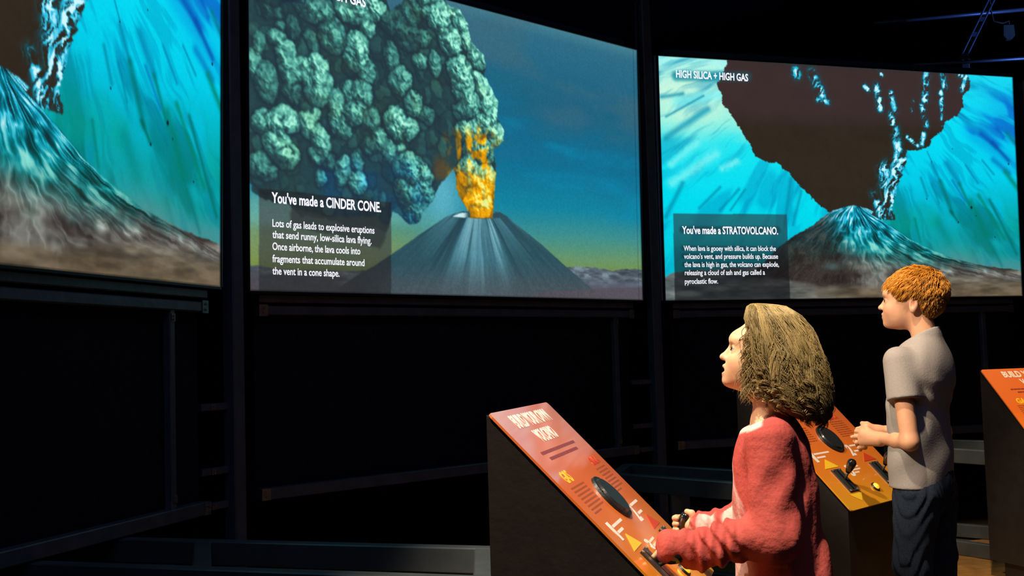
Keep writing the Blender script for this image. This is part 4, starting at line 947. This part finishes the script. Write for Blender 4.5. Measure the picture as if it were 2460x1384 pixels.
nrm = np.stack([(cap_fn(qv+e_, .005)-cap_fn(qv-e_, .005)) for e_ in np.eye(3)*.002], 1); nrm /= np.linalg.norm(nrm, axis=1, keepdims=True)+1e-9
root = qv-nrm*.003
K = len(root)
crown = np.array([-.075, -.01, .125]); away = root-crown; away /= np.linalg.norm(away, axis=1, keepdims=True)+1e-6
clump = np.floor(root*55); cs = np.sin(clump@np.array([12.9, 78.2, 37.7]))*43758.5; cs = cs-np.floor(cs); cs2 = np.sin(clump@np.array([39.3, 11.1, 83.1]))*24634.6; cs2 = cs2-np.floor(cs2)
front = sstep(-.06, .10, root[:, 0])*sstep(.02, .07, root[:, 2])
dirn = away+np.stack([.9*front, (cs-.5)*.9, -.35*np.ones(K)-.1*front], 1)+np.stack([np.zeros(K), rs_.normal(size=K)*.18, rs_.normal(size=K)*.12], 1)
dirn -= nrm*np.sum(dirn*nrm, 1, keepdims=True)*.9; dirn /= np.linalg.norm(dirn, axis=1, keepdims=True)
lowm = sstep(.075, .02, root[:, 2])
ln_ = (.020+.014*front+.008*cs)*(1-.5*lowm)*(1-.55*sstep(.105, .080, root[:, 2])*sstep(.04, .07, root[:, 0]))*rs_.uniform(.75, 1.15, K)
ts = np.linspace(0, 1, 6)[None, :, None]
lift = (nrm*(.003+.010*cs2[:, None]*(1-.9*lowm[:, None]))); curl = np.array([0, 0, -1.])
pth = root[:, None, :]+dirn[:, None, :]*ln_[:, None, None]*ts+lift[:, None, :]*np.sin(ts*2.2)+np.array([0, 0, -1.])[None, None, :]*(.006*ts**2)*(front[:, None, None]*1.2+.1)
rad = np.outer(.0011+.0005*cs, [1, 1, .95, .8, .55, .15])
pw = (pth*.97)@RB.T+hb
Vt, Qt = tubes(pw, rad)
shade = (.75+.5*cs)[:, None]*np.array([[.56, .225, .020]])*(1-.45*lowm[:, None])+np.array([[.05, .02, 0]])*cs2[:, None]
ct = np.repeat(shade, 6*4, 0)
bulk('hair', np.vstack([Vh, Vt]), np.vstack([Qh, Qt+len(Vh)]), M_hairB, boy, np.vstack([ch, ct]))
# eyebrows
def brow(parent, Rm, c, s, col, z=.0455):
    r2 = np.random.RandomState(2); n = 240; y = r2.uniform(.014, .046, n)*np.where(r2.rand(n) < .5, 1, -1); ay = np.abs(y)
    x = .1165-(ay-.01)*.42-np.clip(ay-.03, 0, 1)*.5; zz = z+.004*np.sin((ay-.014)/.032*3.0)+r2.normal(size=n)*.0016
    p0 = np.stack([x, y, zz], 1); dv = np.stack([-.35*np.ones(n), np.sign(y)*.9, .25+0*x], 1)*.007
    tt = np.linspace(0, 1, 3)[None, :, None]; p = p0[:, None]+dv[:, None]*tt; V_, Q_ = tubes((p*s)@Rm.T+c, np.tile([.0008, .0007, .0002], (n, 1)))
    bulk('eyebrows', V_, Q_, mat('brow_'+parent.name.replace('.', '_'), col, .7), parent)
brow(boy, RB, hb, .97, (.24, .10, .02))

# ------------------------------------------------------------------ the girl
GY = 2.95; _r = ray(1857, 1100); GO = np.array([GY*_r[0]/_r[1], GY, 0])
girl, L2, WL2 = person(GO, 166, 'curly-haired girl in a faded red sweatshirt, looking up, working a console lever')
SKG = (.74, .44, .27)
hg = L2(1850, 876, 0); RG, TG, HG = headframe(hg, 10, 3, 0, .93)
k1, a1 = TIP1[0]; k2, a2_ = TIP1[1]
g1 = WL2(k1+a1*.062); g2 = WL2(k2+a2_*.062)
gsh = L2(1850, 1058, .125); gel = L2(1858, 1290, .165); gwr = L2(1668, 1318, .15); gcu = L2(1610, 1316, .17)
gfs = np.array([gsh[0], -.12, gsh[2]]); gfe = L2(1800, 1262, -.165); gfw = L2(1690, 1268, -.15); gfc = L2(1660, 1262, -.155)
hand2 = L2(1654, 1262, -.155)
def girl_skin(P):
    d = head_sdf(HG(P), 7.0, .92)*.93
    nb = np.array([gsh[0]+.005, 0, gsh[2]+.045])
    d = smin(d, cap(P, hg+(-.004, 0, -.04), nb, .041, .043), .026)
    d = smin(d, ell(P, (0.0, 0, gsh[2]-.08), (.075, .115, .14)), .03); d = smin(d, ell(P, (0, 0, .70), (.075, .10, .15)), .04)
    for a, b, c_ in ((gsh, gel, gwr), (gfs, gfe, gfw)):
        d = smin(d, smin(cap(P, a, b, .036, .030), cap(P, b, c_, .030, .020), .02), .015)
    for s in (1, -1): d = smin(d, smin(cap(P, (0, .062*s, .60), (.01, .07*s, .34), .055, .040), cap(P, (.01, .07*s, .34), (-.01, .075*s, .07), .040, .030), .02), .03)
    # near hand under its long sleeve, one fingertip out
    d = smin(d, cap(P, gwr, L2(1620, 1316, .165), .02, .024), .01)
    d = smin(d, chain(P, [L2(1610, 1322, .17), L2(1585, 1326, .175), L2(1570, 1340, .172)], [.010, .009, .0075]), .005)
    d = smin(d, chain(P, [L2(1610, 1335, .16), L2(1588, 1342, .165), L2(1580, 1352, .165)], [.010, .009, .0075]), .005)
    # far hand gripping the knob of the second lever
    pal = L2(1662, 1262, -.160); d = smin(d, smin(cap(P, gfw, pal, .019, .021), cap(P, L2(1664, 1246, -.165), L2(1664, 1282, -.165), .014), .012), .01)
    for y in (1244, 1258, 1272, 1285):
        x = 1622+(y-1258)*.04
        d = smin(d, chain(P, [L2(1662, y, -.172), L2(1640, y-1, -.200), L2(x+3, y, -.192), L2(x, y+1, -.172), L2(x+5, y+1, -.158)], [.0085, .0085, .0082, .0080, .0070]), .003)
    d = smin(d, chain(P, [L2(1668, 1246, -.150), L2(1662, 1233, -.150), L2(1650, 1229, -.158)], [.010, .0088, .0075]), .005)
    return d
def tint_girl(V):
    q = HG(V); c = head_tint(q, SKG, 7., (.60, .20, .16)); c[V[:, 2] < hg[2]-.12] = SKG; return c
blob('body', girl_skin, (-.22, -.26, 0), (.40, .30, 1.33), .0030, M_skin, girl, tint_girl)
place_eyes(girl, TG, (1, 0, .25))
brow(girl, RG, hg, .93, (.10, .06, .02))
zt = gsh[2]
def girl_top(P):
    q = P.copy(); lean = (P[:, 2]-.6)*.0; q[:, 0] = (P[:, 0]+.004-.030*np.clip(P[:, 2]-.75, 0, 1))/.80
    a = np.array([-.012, 0, .48]); b = np.array([0., 0, zt-.09]); t = np.clip((q-a)@(b-a)/((b-a)@(b-a)), 0, 1)
    d = (np.linalg.norm(q-a-t[:, None]*(b-a), axis=1)-(.160-.030*t))*.82
    d = smin(d, cap(P, (gsh[0], .088, zt-.008), (gsh[0], -.088, zt-.008), .056), .05)
    d = smin(d, cap(P, (gsh[0]-.004, 0, zt-.02), (gsh[0]+.002, 0, zt+.058), .072, .050), .04)
    def arm(a_, b_, c_, e_, r, extra):
        s_ = smin(cap(P, a_, b_, .058*r, .056*r), cap(P, b_, c_, .056*r, .047*r), .03)
        v = (c_-b_)/np.linalg.norm(c_-b_); al = (P-b_)@v; fade = sstep(.04, .12, al)
        s_ = s_+(.0060*np.sin(al*150+4*np.sin(P[:, 2]*30))+.003*np.sin(al*260+P[:, 2]*60))*fade      # bunched forearm
        s_ = smin(s_, cap(P, c_, e_, .042*r, extra), .025); return s_
    a1_ = arm(gsh, gel, gwr, gcu, 1., .044); d = smin(d, a1_, .022)
    a2__ = arm(gfs, gfe, gfw, L2(1676, 1262, -.155), .92, .036); d = smin(d, a2__, .02)
    d = d+folds(P, .0022, .8)+.0060*np.sin((P[:, 2]*.8+P[:, 0]*1.1)*55+6*P[:, 1])*np.exp(-((P[:, 2]-zt+.10)/.07)**2-((P[:, 0]+.03)/.06)**2)+.0055*np.sin(P[:, 0]*75+P[:, 2]*12)*sstep(zt-.10, zt-.25, P[:, 2])*sstep(.0, -.06, P[:, 0])+.004*np.sin(P[:, 2]*14+P[:, 0]*38+2)*sstep(zt-.05, zt-.2, P[:, 2])
    # cuffs end round the hands
    vc = (gcu-gwr)/np.linalg.norm(gcu-gwr); d = np.where(P[:, 1] > .07, smax(d, (P-gcu)@vc-.034, .018), d)
    cf = L2(1676, 1262, -.155); vf = (cf-gfw); vf /= np.linalg.norm(vf); d = np.where((P[:, 1] < -.08) & (P[:, 0] > gfw[0]-.02), smax(d, (P-cf)@vf-.016, .006), d)
    nk = cap(P, hg+(-.004, 0, -.04), (gsh[0]+.005, 0, zt), .0455, .050); d = np.where(P[:, 2] > zt, smax(d, -nk, .004), d)
    d = smax(d, P[:, 2]-(zt+.054)+.45*(P[:, 0]-gsh[0]), .006)
    return smax(d, .47-P[:, 2], .006)
def tint_top(V):
    base = np.array([.43, .075, .066]); c = np.tile(base, (len(V), 1)); q = fbm(V[:, 0]*14+9, V[:, 2]*9+V[:, 1]*11, 4)
    fr = sstep(.03, .105, V[:, 0]-.03*(V[:, 2]-.7))*(np.abs(V[:, 1]) < .13)
    pale = np.clip(sstep(.42, .60, q)*fr*1.2, 0, 1)*(V[:, 2] < zt+.03)
    low = sstep(.60, .54, V[:, 2])*sstep(.40, .55, fbm(V[:, 0]*20, V[:, 2]*20, 3))*sstep(-.02, .05, V[:, 0])*.8
    col = sstep(zt+.030, zt+.040, V[:, 2])*sstep(.0, .03, V[:, 0]-gsh[0]+.01)
    sc = sstep(.012, .006, zt+.054-.45*(V[:, 0]-gsh[0])-V[:, 2])*sstep(.012, .022, V[:, 0]-gsh[0])
    pale = pale*(V[:, 2] < zt-.01)
    m = np.clip(np.maximum(np.maximum(pale*.85, low), sc), 0, 1)[:, None]
    c = c*(1-m)+np.array([.72, .52, .50])*m; dk = sstep(.5, .62, fbm(V[:, 0]*8, V[:, 2]*8+V[:, 1]*8, 3))[:, None]*.25
    return c*(1-dk)+np.array([.60, .12, .10])*dk
M_top = mat('faded_red_fleece', (1, 1, 1), .88, 0, .12, 160, .35, attr='tint', spec=.15, bscale=60)
blob('sweatshirt', girl_top, (-.24, -.28, .44), (.38, .30, 1.12), .0042, M_top, girl, tint_top)
def girl_leg(P):
    d = ell(P, (-.0, 0, .60), (.098, .125, .13))
    for s in (1, -1): d = smin(d, smin(cap(P, (0, .065*s, .56), (.01, .07*s, .34), .072, .054), cap(P, (.01, .07*s, .34), (-.01, .075*s, .06), .054, .046), .03), .015)
    d = d+.002*np.sin(P[:, 2]*80+8*P[:, 1]); return np.maximum(smax(d, .045-P[:, 2], .005), P[:, 2]-.70)
blob('leggings', girl_leg, (-.2, -.2, .03), (.2, .2, .72), .006, mat('dark_leggings', (.02, .02, .03), .85, 0, .2, 80, .2), girl)
sneaker(girl, -.01, .075, 5, M_sh1, M_sh2); sneaker(girl, -.01, -.075, -5, M_sh1, M_sh2)
# girl's hair: an envelope read off the photograph (side outline) with a matching width, filled with wavy locks
rows = [(724, 1800, 1824, .014), (728, 1793, 1838, .030), (737, 1784, 1888, .058), (760, 1776, 1924, .078), (800, 1784, 1956, .090), (850, 1789, 1974, .097), (900, 1800, 1988, .100), (940, 1808, 1996, .100), (975, 1830, 1994, .096), (1000, 1880, 1990, .086), (1016, 1912, 1984, .066), (1026, 1936, 1966, .030)]
ez = []; exl = []; exr = []; ew = []
for py, xl, xr, wd in rows:
    a_ = L2(xl, py, .04); b_ = L2(xr, py, .04); ez.append((a_[2]+b_[2])/2); exl.append(a_[0]); exr.append(b_[0]); ew.append(wd)
ez, exl, exr, ew = (np.array(v)[::-1] for v in (ez, exl, exr, ew))
def env(z): return np.interp(z, ez, exl), np.interp(z, ez, exr), np.interp(z, ez, ew)
def hair_env(P, grow=0.):
    z = P[:, 2]; f_, b_, w_ = env(z); c_ = (f_+b_)/2; r_ = (f_-b_)/2+grow; w_ = w_+grow
    q = (np.abs((P[:, 0]-c_)/r_)**2.6+np.abs(P[:, 1]/w_)**2.6+1e-9)**(1/2.6)
    d = (q-1)*np.minimum(r_, w_); return np.maximum(np.maximum(d, ez[0]-grow-z), z-ez[-1]-grow)
fc = HG  # face keep-out
def hairG(P):
    d = hair_env(P, -.018)+.012*sstep(ez[-1]-.03, ez[-1], P[:, 2]); n_ = np.sin(P[:, 0]*130+4*np.sin(P[:, 2]*34)+P[:, 1]*90)*.0030+np.sin(P[:, 2]*60+P[:, 0]*40)*.002
    q = HG(P); face = smax(ell(q, (.085, 0, -.012), (.062, .082, .088)), -(q[:, 0]-.045)*1., .01)
    d = d+n_; return smax(d, -face, .008)
Vh, Qh = polygonise(hairG, (-.2, -.13, ez[0]-.01), (.12, .13, ez[-1]+.02), .0045)
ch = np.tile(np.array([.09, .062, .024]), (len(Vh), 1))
rs_ = np.random.RandomState(11); K = 8600; M_ = 20
th = rs_.uniform(0, 2*math.pi, K); lay = rs_.uniform(.80, 1.03, K)
part = L2(1816, 731, 0); zs0 = ez[-1]-.004-np.abs(rs_.normal(size=K))*.018
zend = ez[0]+rs_.uniform(.0, .07, K)+.055*sstep(.0, 1, np.cos(th))   # shorter towards the face
zend = np.where(rs_.rand(K) < .35, zend+rs_.uniform(0, .10, K), zend)
# clumps share their wave
cid = np.floor(th/(2*math.pi)*34).astype(int)*3+np.floor((lay-.8)*12).astype(int); cr_ = np.random.RandomState(4).rand(900, 4)[cid % 900]
tt = np.linspace(0, 1, M_)[None, :]; tz = np.where(tt < .25, .13*(1-np.cos(np.pi/2*tt/.25)), .13+.87*(tt-.25)/.75); z = zs0[:, None]+(zend-zs0)[:, None]*tz
f_, b_, w_ = env(z); c_ = (f_+b_)/2; r_ = (f_-b_)/2
wave = (.03+.13*tt)*np.sin(tt*(14+5*cr_[:, :1])+cr_[:, 1:2]*6.28); thw = th[:, None]+wave*.55
ex = 2/2.6; ct_, st_ = np.cos(thw), np.sin(thw)
rad_ = lay[:, None]*(1+.05*np.sin(tt*(17+6*cr_[:, 2:3])+cr_[:, 3:4]*6.28)*(.3+tt))
# near the crown the locks start at the parting and spread
grow = np.minimum(1, .2+tt*9)**.8
px_ = c_+r_*np.sign(ct_)*np.abs(ct_)**ex*rad_; py_ = w_*np.sign(st_)*np.abs(st_)**ex*rad_
px_ = part[0]*(1-grow)+px_*grow; py_ = py_*grow
z = z+.007*np.sin(tt*20+cr_[:, 2:3]*6.28)*tt
pth = np.stack([px_, py_, z], -1)
endc = sstep(.76, .95, tt)[..., None]; pth = pth+endc*np.stack([.011*np.cos(cr_[:, :1]*6.28+tt*34), .011*np.sin(cr_[:, :1]*6.28+tt*34), .004+0*tt+0*cr_[:, :1]], -1)
# keep the face clear
q = HG(pth.reshape(-1, 3)).reshape(K, M_, 3); infront = ((q[..., 0] > .062) & (q[..., 2] < .066) & (q[..., 2] > -.13)).any(1) & (np.cos(th) > .1)
sel = ~infront
# skull clearance
pth = pth[sel]; cr_ = cr_[sel]; K = len(pth)
rad = np.outer(.00062+.0004*rs_.rand(K), np.r_[np.ones(M_-4), .85, .65, .4, .1])
Vt, Qt = tubes(pth, rad, 3)
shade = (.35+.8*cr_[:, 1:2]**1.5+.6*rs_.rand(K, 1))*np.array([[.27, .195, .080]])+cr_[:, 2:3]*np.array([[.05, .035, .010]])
ct = np.repeat(shade, M_*3, 0)
# loose ringlets round the lower edge
gq = np.random.RandomState(21); nc = 150; per = 9; tc_ = gq.uniform(0, 2*math.pi, nc); z0_ = ez[0]+gq.uniform(.060, .125, nc)+.05*sstep(.0, 1, np.cos(tc_)); ln2 = gq.uniform(.045, .070, nc)
ph = gq.uniform(0, 6.28, nc); hr = gq.uniform(.006, .012, nc); fq = gq.uniform(9, 14, nc)
tt3 = np.linspace(0, 1, 22)[None, :]; zc = z0_[:, None]-ln2[:, None]*tt3; f3, b3, w3 = env(np.maximum(zc, ez[0]+.012)); c3 = (f3+b3)/2; r3 = (f3-b3)/2
X3 = c3+r3*np.sign(np.cos(tc_))[:, None]*np.abs(np.cos(tc_))[:, None]**ex*1.0; Y3 = w3*np.sign(np.sin(tc_))[:, None]*np.abs(np.sin(tc_))[:, None]**ex*1.0
cen3 = np.stack([X3+hr[:, None]*np.cos(fq[:, None]*tt3+ph[:, None]), Y3+hr[:, None]*.8*np.sin(fq[:, None]*tt3+ph[:, None]*1.3), zc+.5*hr[:, None]*np.sin(fq[:, None]*tt3+ph[:, None])], -1)
p6 = np.repeat(cen3, per, 0)+gq.normal(size=(nc*per, 1, 3))*.0022
ok6 = ~((HG(p6.reshape(-1, 3)).reshape(nc*per, 22, 3)[..., 0] > .05).any(1)); p6 = p6[ok6]
V6, Q6 = tubes(p6, np.tile(np.r_[np.full(17, .0008), .0007, .0006, .0005, .0003, .0002], (len(p6), 1)), 3)
c6 = np.repeat((.6+.9*np.repeat(gq.rand(nc), per)[ok6])[:, None]*np.array([[.27, .195, .080]]), 22*3, 0)
# short flyaway locks at the temple
n5 = 420; g = np.random.RandomState(8); uu = g.rand(n5); side = np.where(g.rand(n5) < .7, 1, -1)
q0 = np.stack([.070-.020*uu+g.normal(size=n5)*.006, side*(.055+.012*g.rand(n5)), .105-.16*uu], 1); p0 = (q0*.93)@RG.T+hg
tv = np.linspace(0, 1, 9)[None, :, None]; dv = np.stack([.012*g.normal(size=n5)+.004, side*.006+0*uu, -.045-.02*g.rand(n5)], 1)
p5 = p0[:, None]+dv[:, None]*tv+np.stack([.006*np.sin(tv[..., 0]*7+g.rand(n5, 1)*6), .005*np.cos(tv[..., 0]*6+g.rand(n5, 1)*6), 0*tv[..., 0]+0*g.rand(n5, 1)], -1)
V5, Q5 = tubes(p5, np.outer(np.full(n5, .0010), [1, 1, 1, 1, .9, .8, .6, .4, .1])); c5 = np.repeat(np.outer(.6+.8*g.rand(n5), [.27, .195, .080]), 9*4, 0)
# halo of loose hair at the back
M_hairG = mat('brown_curls', (1, 1, 1), .55, 0, .15, 60, 0, attr='tint', spec=.35)
n1_, n2_ = len(Vh), len(Vh)+len(Vt)
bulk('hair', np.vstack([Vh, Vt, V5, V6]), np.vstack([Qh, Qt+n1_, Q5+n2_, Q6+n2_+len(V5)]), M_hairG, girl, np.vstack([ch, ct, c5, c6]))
